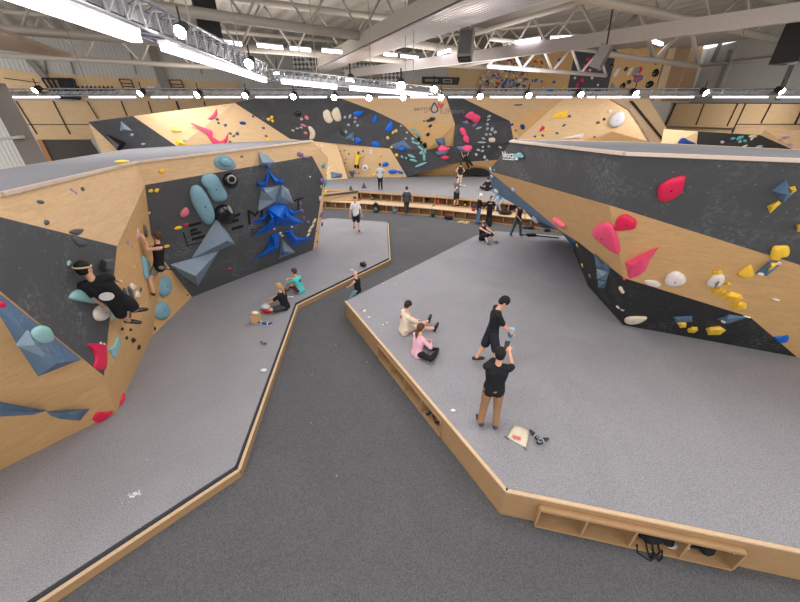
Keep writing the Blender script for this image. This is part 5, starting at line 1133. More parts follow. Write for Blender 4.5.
    if hair is not None:
        bm = bmesh.new(); add_ell(bm, hc+hu*.034*k-fd*.024*k, (.090*k, .105*k, .098*k), 16, 12, HM); add_ell(bm, hc-fd*.05*k-hu*.01*k, (.080*k, .072*k, .085*k), 14, 10, HM)
        if hstyle in ('long', 'pony', 'bun'):
            add_ell(bm, hc-fd*.035*k, (.088*k, .085*k, .10*k), 14, 10, HM)
        if hstyle == 'pony':
            capsule(bm, hc-fd*.10*k+hu*.0*k, .032*k, hc-fd*.13*k-hu*.12*k, .040*k); capsule(bm, hc-fd*.13*k-hu*.12*k, .040*k, hc-fd*.12*k-hu*.30*k, .018*k)
        if hstyle == 'long': capsule(bm, hc-fd*.05*k, .075*k, hc-fd*.075*k-hu*.2*k, .055*k)
        if hstyle == 'bun': add_ell(bm, hc-fd*.09*k+hu*.07*k, .045*k, 10, 8)
        remeshed('hair', bm, hair, r, vx*.8, 1)
    info = dict(root=r, P=P, S=S, R=R, F=Fw, neck=neck, sh=sh, H=H_, E=El, K=Kn, Ft=Ft, hc=hc, fd=fd, hu=hu, hr=hr, k=k, HM=HM)
    return info
def on_mat(px, py, z): return PZ(px, py, z)
def toward(a, b): return math.atan2(-(b[0]-a[0]), b[1]-a[1])     # rotation whose +Y looks from a to b
def facing(deg): return math.radians(deg)                         # 0 looks away from camera, 90 looks to picture left, -90 right, 180 towards camera
def back_print(i, mat, w, h_, up=.36, name='back_print', front=False, seg=14):
    c = i['P']+i['S']*up*i['k']+(i['F'] if front else -i['F'])*.128*i['k']; bm = bmesh.new()
    d = i['F'] if front else -i['F']
    pts = [c+i['R']*w*cos(2*pi*j/seg)+i['S']*h_*sin(2*pi*j/seg) for j in range(seg)]
    add_prism(bm, pts, d*.006); return build(name, bm, mat, i['root'])
BROWN = plain((84, 58, 44), .7); BLOND = plain((186, 148, 102), .7); DKBR = plain((52, 38, 32), .7)
# --- man filming, tan trousers, black tee (seen from behind)
a = on_mat(487, 427, ZR); i1 = person('man in black t-shirt and tan trousers seen from behind, filming with a phone held up', a, facing(-8), 1.74, feet=((-.13, 0, .07), (.14, -.03, .07)), hands=((.17, .42, 1.42), (.24, .40, 1.44)), face=(.15, 1, .05), elbow=((-.6, .2, -1), (.5, .2, -1)), skin=SKIN, top=KB, sleeve=.75, legs=plain((152, 114, 84), .85), leg_len=2.0, shoes=plain((60, 62, 70), .7), hem=.02, toes=((-.3, 1, 0), (.3, 1, 0)), build_=1.08)
bm = bmesh.new(); p = (i1['H'][0]+i1['H'][1])/2+Vector((0, .06, .10)); add_box(bm, p, (.085, .012, .16), facing(-8)); ph = tag(build('phone', bm, BLK), 'dark phone held up by the filming man in tan trousers', 'phone'); bm = bmesh.new(); add_box(bm, p-Vector((0, .008, 0)), (.075, .004, .14), facing(-8)); build('screen', bm, plain((70, 80, 90), .2), ph)
# --- tall man looking down, black tee and shorts
a = on_mat(487, 367, ZR); i2 = person('tall man in black t-shirt and dark shorts looking down, holding a blue bag', a, facing(-95), 1.82, feet=((-.12, -.26, .07), (.1, .16, .07)), spine=(0, .06, 1), face=(0, .75, -.75), hands=((-.05, .30, 1.0), (.07, .33, .98)), elbow=((-1, -.7, -.2), (1, -.7, -.2)), top=KB, sleeve=.7, legs=KN, leg_len=.95, shoes=plain((50, 50, 54), .7), toes=((-.1, 1, 0), (.1, 1, 0)))
bm = bmesh.new(); p = (i2['H'][0]+i2['H'][1])/2+Vector((.06, .0, -.09)); add_ell(bm, p, (.07, .06, .10)); ot = tag(build('chalk_bag', bm, plain((44, 132, 172), .6), None, True), 'bright blue chalk bag held by the tall man in black', 'bag'); bm = bmesh.new(); add_tube(bm, [p+Vector((0, 0, .07)), p+Vector((0, 0, .13))], [.055, .06], 12); build('bag_rim', bm, plain((150, 190, 214), .6), ot)
# --- seated man white tee
a = on_mat(404, 333, ZR); SITf = dict(pel=(0, 0, .11))
i3 = person('young man in cream t-shirt sitting on the right mat with bare legs stretched out', a, facing(-68), 1.76, pel=(0, 0, .11), spine=(0, .10, 1), face=(-.15, 1, -.35), feet=((.26, .86, .08), (-.22, .93, .08)), knee=((0, .2, 1), (0, .2, 1)), hands=((-.25, .45, .20), (.22, .50, .30)), elbow=((-1, 0, -.5), (1, 0, -.5)), toes=((0, .5, 1), (-.2, .5, 1)), skin=SKIN3, top=plain((222, 206, 184), .9), sleeve=.85, legs=plain((186, 168, 152), .9), leg_len=.5, shoes=BLK, hair=DKBR)
back_print(i3, plain((176, 84, 62), .8), .035, .06, .40)
# --- seated girl pink
a = on_mat(417, 355, ZR)
i4 = person('girl in pink top and black leggings sitting beside the young man in cream', a, facing(-55), 1.6, pel=(0, 0, .10), spine=(0, .12, 1), face=(.05, 1, -.1), feet=((.10, .42, .07), (.30, .38, .07)), knee=((-1, .3, .25), (1, .3, .15)), hands=((-.08, .36, .30), (.12, .36, .28)), elbow=((-1, 0, -.6), (1, 0, -.6)), skin=SKIN3, top=plain((226, 176, 190), .9), sleeve=1.7, legs=KB, leg_len=2.0, shoes=KB, hair=BROWN, hstyle='pony', toes=((.5, .8, 0), (-.5, .8, 0)), hem=.03)
# --- seated woman black tee left mat
a = on_mat(286, 309, ZL)
i5 = person('woman in black t-shirt with long blond hair sitting on the edge of the left mat', a, facing(80), 1.68, pel=(0, 0, .11), spine=(0, .12, 1), face=(0, 1, -.2), feet=((-.2, .62, .07), (.10, .70, .07)), knee=((-1, .2, .3), (1, .2, .5)), hands=((-.16, .55, .22), (.08, .62, .24)), elbow=((-1, 0, -.6), (1, 0, -.6)), skin=SKIN3, top=KB, sleeve=.8, legs=plain((58, 62, 66), .85), leg_len=.75, shoes=None, hair=BLOND, hstyle='pony')
# --- seated woman teal
a = on_mat(301, 292.5, ZL)
i6 = person('woman in turquoise t-shirt and maroon shorts hugging her knees on the left mat', a, facing(70), 1.68, pel=(0, 0, .11), spine=(0, .22, 1), face=(-.2, 1, -.1), feet=((-.12, .52, .07), (.14, .55, .07)), knee=((-.2, 0, 1), (.2, 0, 1)), hands=((-.05, .50, .42), (.10, .48, .44)), elbow=((-1, 0, -.4), (1, 0, -.4)), skin=SKIN, top=plain((84, 186, 184), .85), sleeve=.8, legs=plain((96, 34, 52), .85), leg_len=.5, shoes=plain((60, 60, 68), .7), hair=BROWN, hstyle='bun')
back_print(i6, plain((60, 96, 120), .8), .07, .05, .36)
# --- bald person seated at the corner of the right platform
a = PZ(358, 292, ZR)
i7 = person('bald person in black tank top sitting on the far corner of the right platform', Vector((a.x, a.y, ZR)), facing(62), 1.36, pel=(0, 0, .10), spine=(0, .05, 1), face=(0, 1, -.25), feet=((-.14, .50, -.66), (.12, .48, -.66)), knee=((0, .6, 1), (0, .6, 1)), hands=((-.12, .40, .20), (.12, .38, .20)), elbow=((-1, -.6, -.4), (1, -.6, -.4)), skin=SKIN3, top=KB, sleeve=0, legs=plain((120, 160, 176), .85), leg_len=1.3, shoes=plain((80, 120, 140), .7), hair=None)
# --- walking man white tee
a = on_mat(357, 232, ZL)
i8 = person('man in white t-shirt and black shorts walking on the far end of the left mat', a, facing(190), 1.84, feet=((-.10, .16, .10), (.12, -.30, .16)), hands=((-.30, .05, .86), (.30, .10, .90)), face=(.1, 1, -.1), skin=SKIN, top=plain((222, 222, 224), .9), sleeve=.75, legs=KB, leg_len=.85, shoes=BLK, hair=BROWN, knee=((0, 1, 0), (0, 1, 0)))
# --- tattooed seated man
a = on_mat(482, 240, ZR)
i9 = person('bearded man in black tank top sitting with raised knees on the right mat', a, facing(-150), 1.82, pel=(0, 0, .11), spine=(-.05, -.12, 1), face=(.3, .6, .25), feet=((-.2, .62, .07), (.22, .60, .07)), knee=((-.2, 0, 1), (.2, 0, 1)), hands=((-.1, .50, .46), (.12, .48, .48)), elbow=((-1, 0, -.3), (1, 0, -.3)), skin=SKIN3, top=KB, sleeve=0, legs=plain((40, 38, 44), .85), leg_len=1.3, shoes=plain((58, 104, 132), .7), hair=DKBR)
bm = bmesh.new(); add_ell(bm, i9['hc']+i9['fd']*.045-i9['hu']*.075, (.058, .055, .05), 10, 8, i9['HM']); build('beard', bm, DKBR, i9['root'], True)
# --- woman leggings
a = on_mat(515, 237, ZR)
i10 = person('woman in patterned tank top, blue headwear and green-grey leggings standing near the bench', a, facing(195), 1.66, feet=((-.24, .10, .07), (.22, -.1, .07)), face=(-.2, 1, -.3), hands=((-.16, .30, 1.02), (.12, .30, 1.0)), elbow=((-1, -.4, 0), (1, -.4, 0)), skin=SKIN3, top=darkpanel('patterned_cloth', (40, 38, 40), 1.6), sleeve=0, legs=plain((62, 92, 94), .85), leg_len=2.0, shoes=plain((60, 60, 62), .7), hair=plain((72, 118, 184), .8))
# --- couple standing by the bench
a = PZ(477, 224.5, 0); i11 = person('person in white cap, black jumper and blue jeans standing in profile by the bench', a, facing(-80), 1.78, hands=((-.05, .33, 1.05), (.1, .36, 1.05)), face=(0, 1, -.3), top=KB, sleeve=1.8, legs=plain((84, 112, 146), .9), leg_len=2.0, shoes=plain((50, 50, 60), .7), hair=plain((214, 208, 200), .8), skin=SKIN3)
bm = bmesh.new(); add_ell(bm, i11['hc']+i11['fd']*.11+i11['hu']*.04, (.06, .07, .012), 10, 6, i11['HM']); build('cap_peak', bm, plain((214, 208, 200), .8), i11['root'], True)
a = PZ(488, 224.5, 0); i12 = person('person in black t-shirt with white front print, standing right of the jeans wearer', a, facing(165), 1.66, hands=((-.32, .12, .98), (.32, .16, 1.0)), face=(-.5, 1, -.1), top=KB, sleeve=.8, legs=KB, leg_len=2.0, hair=DKBR, hstyle='long', skin=SKIN3)
back_print(i12, plain((190, 190, 192), .8), .11, .018, .40, 'front_print', True)
# --- man walking to the bench in charcoal
a = PZ(406.5, 216, 0); i13 = person('man in charcoal t-shirt and dark olive trousers walking towards the bench, seen from behind', a, facing(8), 1.84, feet=((-.07, -.06, .07), (.09, .2, .07)), hands=((-.3, .18, .92), (.32, .15, .95)), face=(.2, 1, -.25), top=plain((62, 64, 68), .9), sleeve=.75, legs=plain((58, 56, 52), .9), leg_len=2.0, shoes=plain((140, 130, 120), .7), hair=DKBR)
# --- standing person back mat in grey hoodie
a = PZ(380.5, 190.5, ZB); i14 = person('person in light grey sweatshirt and black trousers standing on the back mat above the bench', a, facing(5), 1.84, hands=((-.1, .26, 1.15), (.12, .26, 1.15)), face=(0, 1, .1), top=plain((166, 170, 176), .9), sleeve=1.8, legs=KB, leg_len=2.0, hair=BROWN, skin=SKIN, elbow=((-1, -.3, -.5), (1, -.3, -.5)))
# --- climber in yellow
w_ = hit(357, 160); yp = w_[0].y-.25
J = lambda x, y, d=0.0: PY(x, y, yp+d)
def climber(label, pelx, neckx, hl, hr_, fl_, fr_, Y, dY, Ht, el=((-1, -.6, -.3), (1, -.6, -.3)), kn=((-1, -.3, .4), (1, -.3, .4)), face=(0, 1, .3), toes=((-.3, .8, .1), (.3, .8, .1)), right=(1, 0, 0), **k):
    Pp = PY(*pelx, Y); Nn = PY(*neckx, Y); tl = (Nn-Pp).length/(.52*Ht/1.75)
    return person(label, Pp, 0, Ht, pel=Pp, spine=(Nn-Pp), right=right, hands=(PY(*hl, Y+dY), PY(*hr_, Y+dY)), feet=(PY(*fl_, Y+dY), PY(*fr_, Y+dY)), elbow=el, knee=kn, face=face, toes=toes, world_joints=True, torso_len=tl, **k)
i15 = climber('climber in yellow t-shirt and black shorts on the far plywood wall', (356.3, 163.5), (358, 155.3), (360, 147), (365.5, 155), (356, 177), (359, 175), yp-.1, .25, 1.75, top=plain((222, 186, 48), .9), sleeve=.8, legs=KB, leg_len=.8, hair=DKBR, skin=SKIN)
# --- woman hands on hips with beige trousers
a = PZ(459, 187, ZB); i16 = person('woman in black crop top and beige trousers, hands on hips, on the back mat', a, facing(5), 1.75, hands=((-.15, .02, 1.0), (.15, .02, 1.0)), elbow=((-1, -.1, .1), (1, -.1, .1)), feet=((-.16, 0, .07), (.1, 0, .07)), face=(0, 1, .3), top=KB, sleeve=0, legs=plain((206, 192, 168), .9), leg_len=2.0, hair=DKBR, skin=SKIN, shoes=plain((170, 160, 150), .7), hem=-.08)
# --- small climber hanging at the cave
cy = hit(464, 158)[0].y
i17 = climber('small climber in black hanging by the arms under the far black band', (467.5, 161), (465, 156), (461, 150.5), (468.5, 150.5), (470, 170), (474, 168), cy-.4, .3, 1.7, top=KB, sleeve=0, legs=KB, leg_len=1.5, hair=DKBR, skin=SKIN2)
# --- man in grey tee on bench lower tier
a = PZ(455.5, 207, .52); i18 = person('man in grey t-shirt and dark shorts standing on the lower bench tier, one hand raised', a, facing(200), 1.86, hands=((.30, .22, 1.0), (-.34, .30, 1.30)), elbow=((-1, -.3, -.4), (1, -.3, -.6)), face=(.1, 1, .2), top=plain((92, 96, 100), .9), sleeve=.8, legs=KB, leg_len=.95, hair=DKBR, skin=SKIN3)
# --- seated back view
a = PZ(487, 191, ZB); i19 = person('person in black t-shirt sitting on the back mat with back to the camera', a, facing(-5), 1.78, pel=(0, 0, .12), spine=(0, .08, 1), feet=((-.3, .5, .07), (.3, .5, .07)), knee=((-1, .2, .4), (1, .2, .4)), hands=((-.25, .35, .3), (.32, .3, .26)), top=KB, sleeve=.8, legs=KB, leg_len=2, hair=DKBR, skin=SKIN)
# --- person in pale blue
a = PZ(497.5, 203, .52+.45); a = PZ(498.5, 211.5, .53)
i20 = person('person in pale blue top stooping on the lower bench tier behind the couple', a, facing(110), 1.66, pel=(0, -.1, .82), spine=(0, .75, .8), face=(0, .8, -.5), feet=((-.12, -.05, .07), (.12, .1, .07)), hands=((-.15, .55, .62), (.15, .55, .6)), top=plain((128, 156, 184), .9), sleeve=1.6, legs=plain((166, 172, 184), .9), leg_len=2.0, hair=plain((120, 146, 176), .8), skin=SKIN3)
# --- left climbers
h1 = hit(85, 295); Y1 = h1[0].y
bp = lambda x, y, off: raised(h1[0], h1[1], x, y, off)
hY = lambda x, y: hit(x, y)[0].y
Pm = PY(122, 304, hY(112, 300)-.32); Nm = PY(91, 279, hY(91, 279)-.30); print('Y', Pm, Nm); hb = lambda x, y, o=.1: hit(x, y)[0]+hit(x, y)[1]*o
i21 = person('man in black t-shirt with round white back print and headband climbing the left graphite panel', Pm, 0, 1.84, pel=Pm, spine=(Nm-Pm), torso_len=(Nm-Pm).length/.547, right=(.62, 0, .78), hands=(hb(104, 312), hb(133, 289)), feet=(hb(130, 329), hb(138, 318)), elbow=((0, -1, -.6), (.3, -1, .8)), knee=((-.6, -1, -.2), (.8, -.3, 0)), toes=((.5, .3, -.3), (.5, .5, -.2)), face=(.1, .95, .1), world_joints=True, skin=SKIN, top=KB, sleeve=.75, legs=KB, leg_len=.85, shoes=BLK, hair=plain((18, 16, 18), .7), hem=.03, build_=1.12)
back_print(i21, plain((226, 224, 220), .85), .10, .10, .40, seg=24)
bm = bmesh.new(); q = i21; 
pts = [q['hc']+q['hu']*.035*q['k']+q['hr']*.094*q['k']*cos(2*pi*j/20)+(q['fd']*.108-q['hu']*.03)*q['k']*sin(2*pi*j/20)-q['fd']*.02 for j in range(21)]
add_tube(bm, pts, .013, 6); build('headband', bm, plain((196, 178, 140), .8), q['root'], True)
print('man21', (Nm-Pm).length, i21['R'], i21['F'])
h2 = hit(157, 268); bq = lambda x, y, off: raised(h2[0], h2[1], x, y, off)
Pw = bq(159, 266, .32); Nw = bq(158, 243.5, .42); hh1 = hit(138, 237); hh2 = hit(139.5, 240)
i22 = person('woman in black tank top and camouflage shorts reaching left across the narrow plywood face', Pw, 0, 1.66, pel=Pw, spine=(Nw-Pw), torso_len=(Nw-Pw).length/.493, right=(.75, -.55, 0), hands=(hh1[0]+hh1[1]*.08, hh2[0]+hh2[1]*.10), feet=(bq(153.5, 294, .10), bq(181, 271, .12)), elbow=((0, -.3, -1), (0, -.3, -1)), knee=((-.3, -.8, .2), (.4, -.6, .8)), toes=((-.6, .7, 0), (.9, .2, -.1)), face=(-.75, .35, .2), world_joints=True, skin=SKIN, top=KB, sleeve=0, legs=darkpanel('camouflage_cloth', (120, 112, 96), 1.2), leg_len=.6, shoes=plain((66, 60, 62), .7), hair=BROWN, hstyle='bun')
print('w22', (Nw-Pw).length, i22['F'])
# ================================================================ LOOSE THINGS
def blob(name, label, cat, p, r, mat, rz=0.0, group=None, lift=True):
    bm = bmesh.new(); add_ell(bm, Vector(p)+Vector((0, 0, r[2]*.96)), r, 14, 10, Matrix.Rotation(rz, 3, 'Z'))
    for v in bm.verts: v.co += Vector((random.uniform(-1, 1), random.uniform(-1, 1), random.uniform(-.6, .6)))*min(r)*.12
    return tag(build(name, bm, mat, None, True), label, cat, group)
def shoe(label, p, rz, mat, sole, group=None, s=1.0, name='climbing_shoe'):
    """low shoe: toe box, heel cup, open collar, sole and strap"""
    r = empty(name, p, rz); tag(r, label, 'shoe', group); M = Matrix.Translation(Vector(p)) @ Matrix.Rotation(rz, 4, 'Z')
    T = lambda x, y, z: M @ Vector((x*s, y*s, z*s))
    bm = bmesh.new(); capsule(bm, T(0, .07, .035), .034*s, T(0, -.04, .042), .038*s); capsule(bm, T(0, -.07, .05), .036*s, T(0, -.10, .07), .030*s); capsule(bm, T(0, .07, .035), .034*s, T(.008, .125, .028), .024*s)
    remeshed('upper', bm, mat, r, .010*s, 1)
    bm = bmesh.new(); add_prism(bm, [T(.036*cos(a)*(1 if sin(a) > 0 else .85), .02+.13*sin(a), 0) for a in [2*pi*i/14 for i in range(14)]], (0, 0, .014*s)); build('sole', bm, sole, r)
    bm = bmesh.new(); add_tube(bm, [T(-.042, 0, .03), T(-.02, 0, .082), T(.02, 0, .082), T(.042, 0, .03)], .010*s, 6); build('strap', bm, sole, r)
    bm = bmesh.new(); add_tube(bm, [T(.024*cos(a), -.065+.034*sin(a), .088+.012*sin(-a)) for a in [2*pi*i/12 for i in range(13)]], .006*s, 6); build('collar', bm, LGREY, r)
    return r
def backpack(label, p, rz, mat, s=1.0, accent=GREYH, lying=False, group=None):
    r = empty('backpack', p, rz); tag(r, label, 'backpack', group); M = Matrix.Translation(Vector(p)) @ Matrix.Rotation(rz, 4, 'Z') @ (Matrix.Translation((0, 0, .10*s)) @ Matrix.Rotation(pi/2, 4, 'X') @ Matrix.Translation((0, 0, -.2*s)) if lying else Matrix.Identity(4))
    T = lambda x, y, z: M @ Vector((x*s, y*s, z*s)); R3 = M.to_3x3()
    bm = bmesh.new(); add_ell(bm, T(0, 0, .17), (.15*s, .10*s, .17*s), 16, 12, R3); add_ell(bm, T(0, 0, .33), (.13*s, .09*s, .12*s), 14, 10, R3); remeshed('body', bm, mat, r, .02*s, 2)
    bm = bmesh.new(); add_ell(bm, T(0, -.085, .15), (.10*s, .05*s, .10*s), 12, 8, R3); build('front_pocket', bm, accent, r, True)
    bm = bmesh.new(); add_tube(bm, [T(-.04, .02, .42), T(0, .02, .48), T(.04, .02, .42)], .012*s, 6); build('handle', bm, accent, r)
    for sg in (-1, 1):
        bm = bmesh.new(); add_tube(bm, [T(sg*.06, .08, .40), T(sg*.09, .14, .28), T(sg*.08, .12, .10)], .014*s, 6); build('strap', bm, accent, r)
    return r
# near right mat
pz = lambda x, y, z=ZR: PZ(x, y, z)
r = empty('tote_bag', pz(518, 438)); tag(r, 'flat cream cloth sack with pink print lying by the black shoes on the right mat', 'bag')
o4 = [(514, 426), (521.5, 428), (529.2, 431.5), (528, 440), (525.5, 448.5), (516, 443.5), (507, 438), (511, 431)]
bm = bmesh.new(); b0 = [bm.verts.new(pz(*q)+Vector((0, 0, .004))) for q in o4]; c_ = sum((pz(*q) for q in o4), Vector())/8
m0 = [bm.verts.new(c_.lerp(pz(*q), .96)+Vector((0, 0, .03+.006*(i % 2)))) for i, q in enumerate(o4)]; m1 = [bm.verts.new(c_.lerp(pz(*q), .6)+Vector((0, 0, .05-.008*(i % 3)))) for i, q in enumerate(o4)]; tp = bm.verts.new(c_+Vector((0, 0, .045)))
for i in range(8):
    j = (i+1) % 8; bm.faces.new((b0[i], b0[j], m0[j], m0[i])); bm.faces.new((m0[i], m0[j], m1[j], m1[i])); bm.faces.new((m1[i], m1[j], tp))
bm.faces.new(b0[::-1]); build('cloth', bm, plain((206, 194, 172), .95), r, True)
bm = bmesh.new(); add_prism(bm, [pz(*q)+Vector((0, 0, .052)) for q in ((511.5, 437), (520.5, 439), (520, 442.5), (512.5, 440.5))], (0, 0, .003)); build('print', bm, plain((196, 110, 108), .8), r)
for a_, b_ in (((504.5, 437), (508.5, 440)), ((524, 448), (526.5, 451))):
    bm = bmesh.new(); add_tube(bm, [pz(*a_)+Vector((0, 0, .02)), pz(*b_)+Vector((0, 0, .02))], .010, 6); build('drawstring_end', bm, GREYH, r)
shoe('left black climbing shoe of the pair beside the cream sack', pz(535, 438), facing(20), plain((48, 52, 50), .6), LGREY, 'pair of black climbing shoes on the right mat', 1.1); shoe('right black climbing shoe of the pair beside the cream sack', pz(541.5, 443), facing(-60), plain((48, 52, 50), .6), LGREY, 'pair of black climbing shoes on the right mat', 1.1)
CRM = plain((220, 216, 206), .9)
blob('crumpled_tape', 'crumpled white tape ball on the right mat near the platform edge below the cubbies', 'tape', pz(453, 411), (.05, .035, .02), CRM)
blob('crumpled_tape', 'crumpled white paper by the left corner of the right mat, nearer the camera', 'paper', pz(369, 318), (.05, .035, .02), CRM)
bm = bmesh.new(); p = pz(364.5, 311.5); add_tube(bm, [p, p+Vector((0, 0, .035))], .05, 16); o = tag(build('tape_roll', bm, plain((226, 214, 190), .7)), 'small cream tape roll near the left corner of the right mat', 'tape'); bm = bmesh.new(); add_tube(bm, [p+Vector((-.06, .02, .005)), p+Vector((-.06, .02, .09))], .012, 6); tag(build('small_bottle', bm, plain((170, 140, 70), .5)), 'tiny yellow tube standing beside the cream tape roll', 'bottle')
for i, (x, y) in enumerate(((383, 325), (387, 323), (383, 283.5), (406, 271.5), (395, 284))): blob('chalk_crumb', 'small white chalk crumb on the left part of the right mat', 'chalk crumb', pz(x, y), (.03, .02, .008), CRM, group='chalk crumbs on the right mat')
# left mat
zl = lambda x, y: PZ(x, y, ZL)
r = empty('paper_bag', zl(257, 322)); tag(r, 'open beige paper bag standing on the left mat beside blue shoes', 'bag'); p = zl(257, 322)
bm = bmesh.new(); prev = None
for z, w, d_ in ((0, .12, .08), (.12, .125, .085), (.24, .13, .075), (.33, .12, .095)):
    v = [bm.verts.new(p+Vector((w*sx, d_*sy, z))) for sx, sy in ((-1, -1), (1, -1), (1, 1), (-1, 1))]
    if prev:
        for i in range(4): bm.faces.new((prev[i], prev[(i+1) % 4], v[(i+1) % 4], v[i]))
    else: bm.faces.new(v[::-1])
    prev = v
build('bag_body', bm, plain((196, 158, 118), .85), r); bm = bmesh.new(); add_ell(bm, p+Vector((0, 0, .30)), (.11, .08, .07), 12, 8); build('white_lining', bm, CRM, r, True)
shoe('left blue and white shoe beside the beige paper bag', zl(262, 324), facing(75), plain((60, 84, 130), .6), WHITE, 'pair of blue shoes by the paper bag', 1.1, 'shoe'); shoe('right blue and white shoe beside the beige paper bag', zl(268, 325), facing(95), plain((60, 84, 130), .6), WHITE, 'pair of blue shoes by the paper bag', 1.1, 'shoe')
r = empty('chalk_bucket', zl(268, 312)); tag(r, 'red bucket bag stuffed with pale cloth in front of the blond woman', 'bag'); p = zl(268, 312)
bm = bmesh.new(); add_tube(bm, [p, p+Vector((0, 0, .02)), p+Vector((0, 0, .15))], [.10, .13, .14], 14); build('bucket', bm, plain((190, 24, 44), .7), r, True); bm = bmesh.new(); add_ell(bm, p+Vector((-.04, 0, .19)), (.15, .11, .08), 12, 8); build('cloth', bm, plain((186, 198, 206), .9), r, True)
shoe('single small dark shoe lying alone on the left mat', zl(264, 344), facing(60), plain((96, 84, 88), .6), LGREY, None, .9, 'shoe')
blob('crumpled_tape', 'crumpled white paper lying on the left mat nearest the kerb', 'paper', zl(264, 371), (.08, .05, .03), CRM)
bm = bmesh.new(); p = zl(291, 298); add_tube(bm, [p+Vector((-.1, 0, .03)), p+Vector((.08, .02, .03))], .028, 8); tag(build('water_bottle', bm, plain((206, 210, 212), .4)), 'white bottle lying between the two seated women', 'bottle')
o = backpack('small black bag at the edge of the left mat beyond the bald person', zl(363, 266), .6, KB, .8, GREYH, True)
blob('chalk_crumb', 'white chalk lump beside the small black bag on the left mat', 'chalk crumb', zl(352, 270), (.08, .04, .015), CRM)
# chalk mark on the left mat
bm = bmesh.new(); c_ = zl(136, 494)
for k in range(26):
    a = random.uniform(0, 2*pi); q = random.uniform(0, 1)**1.5; add_ell(bm, c_+Vector((cos(a)*.11*q-.05*(k % 3 == 0), sin(a)*.13*q-.05*(k % 3 == 0), .002)), (.022*(1.2-q), .012, .003), 8, 4, Matrix.Rotation(a, 3, 'Z'))
tag(build('chalk_smudge', bm, plain((206, 206, 208), .95)), 'white chalk smudge on the near part of the left mat', 'chalk mark', kind='stuff')
# floor plate
bm = bmesh.new(); p = PZ(404, 230, 0); add_tube(bm, [p, p+Vector((0, 0, .006))], .42, 24); tag(build('floor_hatch', bm, plain((84, 84, 88), .8)), 'round dark hatch in the carpet floor between the mats and the bench', 'hatch')
# pole with brush
r = empty('brush_pole', pz(540, 236.5)); tag(r, 'long dark pole with black brush head lying at the far edge of the right mat', 'brush'); 
bm = bmesh.new(); add_tube(bm, [pz(519, 234.5)+Vector((0, 0, .03)), pz(559, 238.5)+Vector((0, 0, .03))], .028, 8); build('pole', bm, plain((60, 60, 62), .5), r); bm = bmesh.new(); add_box(bm, pz(531, 236)+Vector((0, 0, .06)), (.42, .18, .10), .1); build('brush_head', bm, KB, r)
for i, (x, y) in enumerate(((351, 191), (364, 188))):
    r = empty('marker_cone', PZ(x, y, ZB)); tag(r, '%s of two small dark cones on the back mat' % ('left', 'right')[i], 'cone', 'dark cones on the back mat'); p = PZ(x, y, ZB); bm = bmesh.new(); add_tube(bm, [p+Vector((0, 0, .03)), p+Vector((0, 0, .38))], [.15, .03], 10); build('cone', bm, plain((70, 64, 62), .7), r); bm = bmesh.new(); add_box(bm, p+Vector((0, 0, .015)), (.38, .38, .03)); build('base', bm, plain((70, 64, 62), .7), r)
# bench contents: (px, py, level z, colour, label)
REDB = plain((176, 44, 40), .8); TEALB = plain((96, 148, 156), .8); NAVY = plain((40, 48, 84), .8); GRN = plain((52, 70, 60), .8); YB = plain((206, 164, 56), .8)
for x, y, z, m, ac, sc, lab in ((376, 212.5, 0, KB, GREYH, 1.5, 'black backpack leaning on the lower bench tier, leftmost on the floor'), (394.5, 213, 0, GREYH, TEALB, 1.15, 'grey backpack with teal front in the lower bench tier'),
        (433, 217, .03, GRN, KB, .9, 'dark green bag in the lower bench tier left of the black and red bag'), (372.5, 200, .55, KB, GREYH, .95, 'black backpack in the upper bench tier, leftmost one'), (391.5, 200.3, .55, KB, LGREY, .95, 'black bag with grey pocket in the upper bench tier below the person in the sweatshirt'),
        (427, 202.5, .55, KB, GRN, .95, 'black and green bag in the upper bench tier right of the man in charcoal'), (438, 204.5, .55, REDB, REDB, .8, 'red bag in the upper bench tier'), (445.5, 204.5, .55, NAVY, KB, .95, 'dark navy backpack beside the red bag in the upper bench tier'),
        (465, 206.5, .55, KB, YB, .85, 'black and yellow bag in the upper bench tier right of the man in grey'), (473.5, 211, .53, NAVY, REDB, .9, 'red and navy bag on the seat of the lower tier left of the jeans wearer'), (489.5, 226.5, 0, KB, KB, 1.0, 'black bag on the floor at the feet of the person in all black')):
    backpack(lab, PZ(x, y, z), random.uniform(-.3, .3), m, sc, ac)
backpack('black and red duffel lying on the floor in front of the tiered bench', PZ(448, 219.5, 0), 1.3, KB, 1.3, REDB, True)
for i, (x, y) in enumerate(((461, 222.8), (466.5, 223.5))): shoe('%s shoe of the yellow pair on the floor in front of the bench' % ('left', 'right')[i], PZ(x, y, 0), 1.2, YB, CRM, 'yellow shoes in front of the bench', 1.5, 'shoe')
blob('jacket', 'black jacket draped over the lower bench tier behind the standing couple', 'jacket', PZ(505, 214, .53), (.42, .28, .10), KB, -.2); blob('jacket', 'dark navy jacket in the upper bench tier under the right boulder', 'jacket', PZ(511, 209.5, .6), (.35, .2, .18), NAVY)
for i, (x, y, m) in enumerate(((526, 228, NAVY), (531, 228.5, KB), (547, 231, KB))): blob('shoe_bundle', 'small dark bundle on the floor at the bench end, %s from the left' % ORD[i], 'bundle', PZ(x, y+.5, 0), (.2, .13, .08), m, group='dark bundles by the bench end')
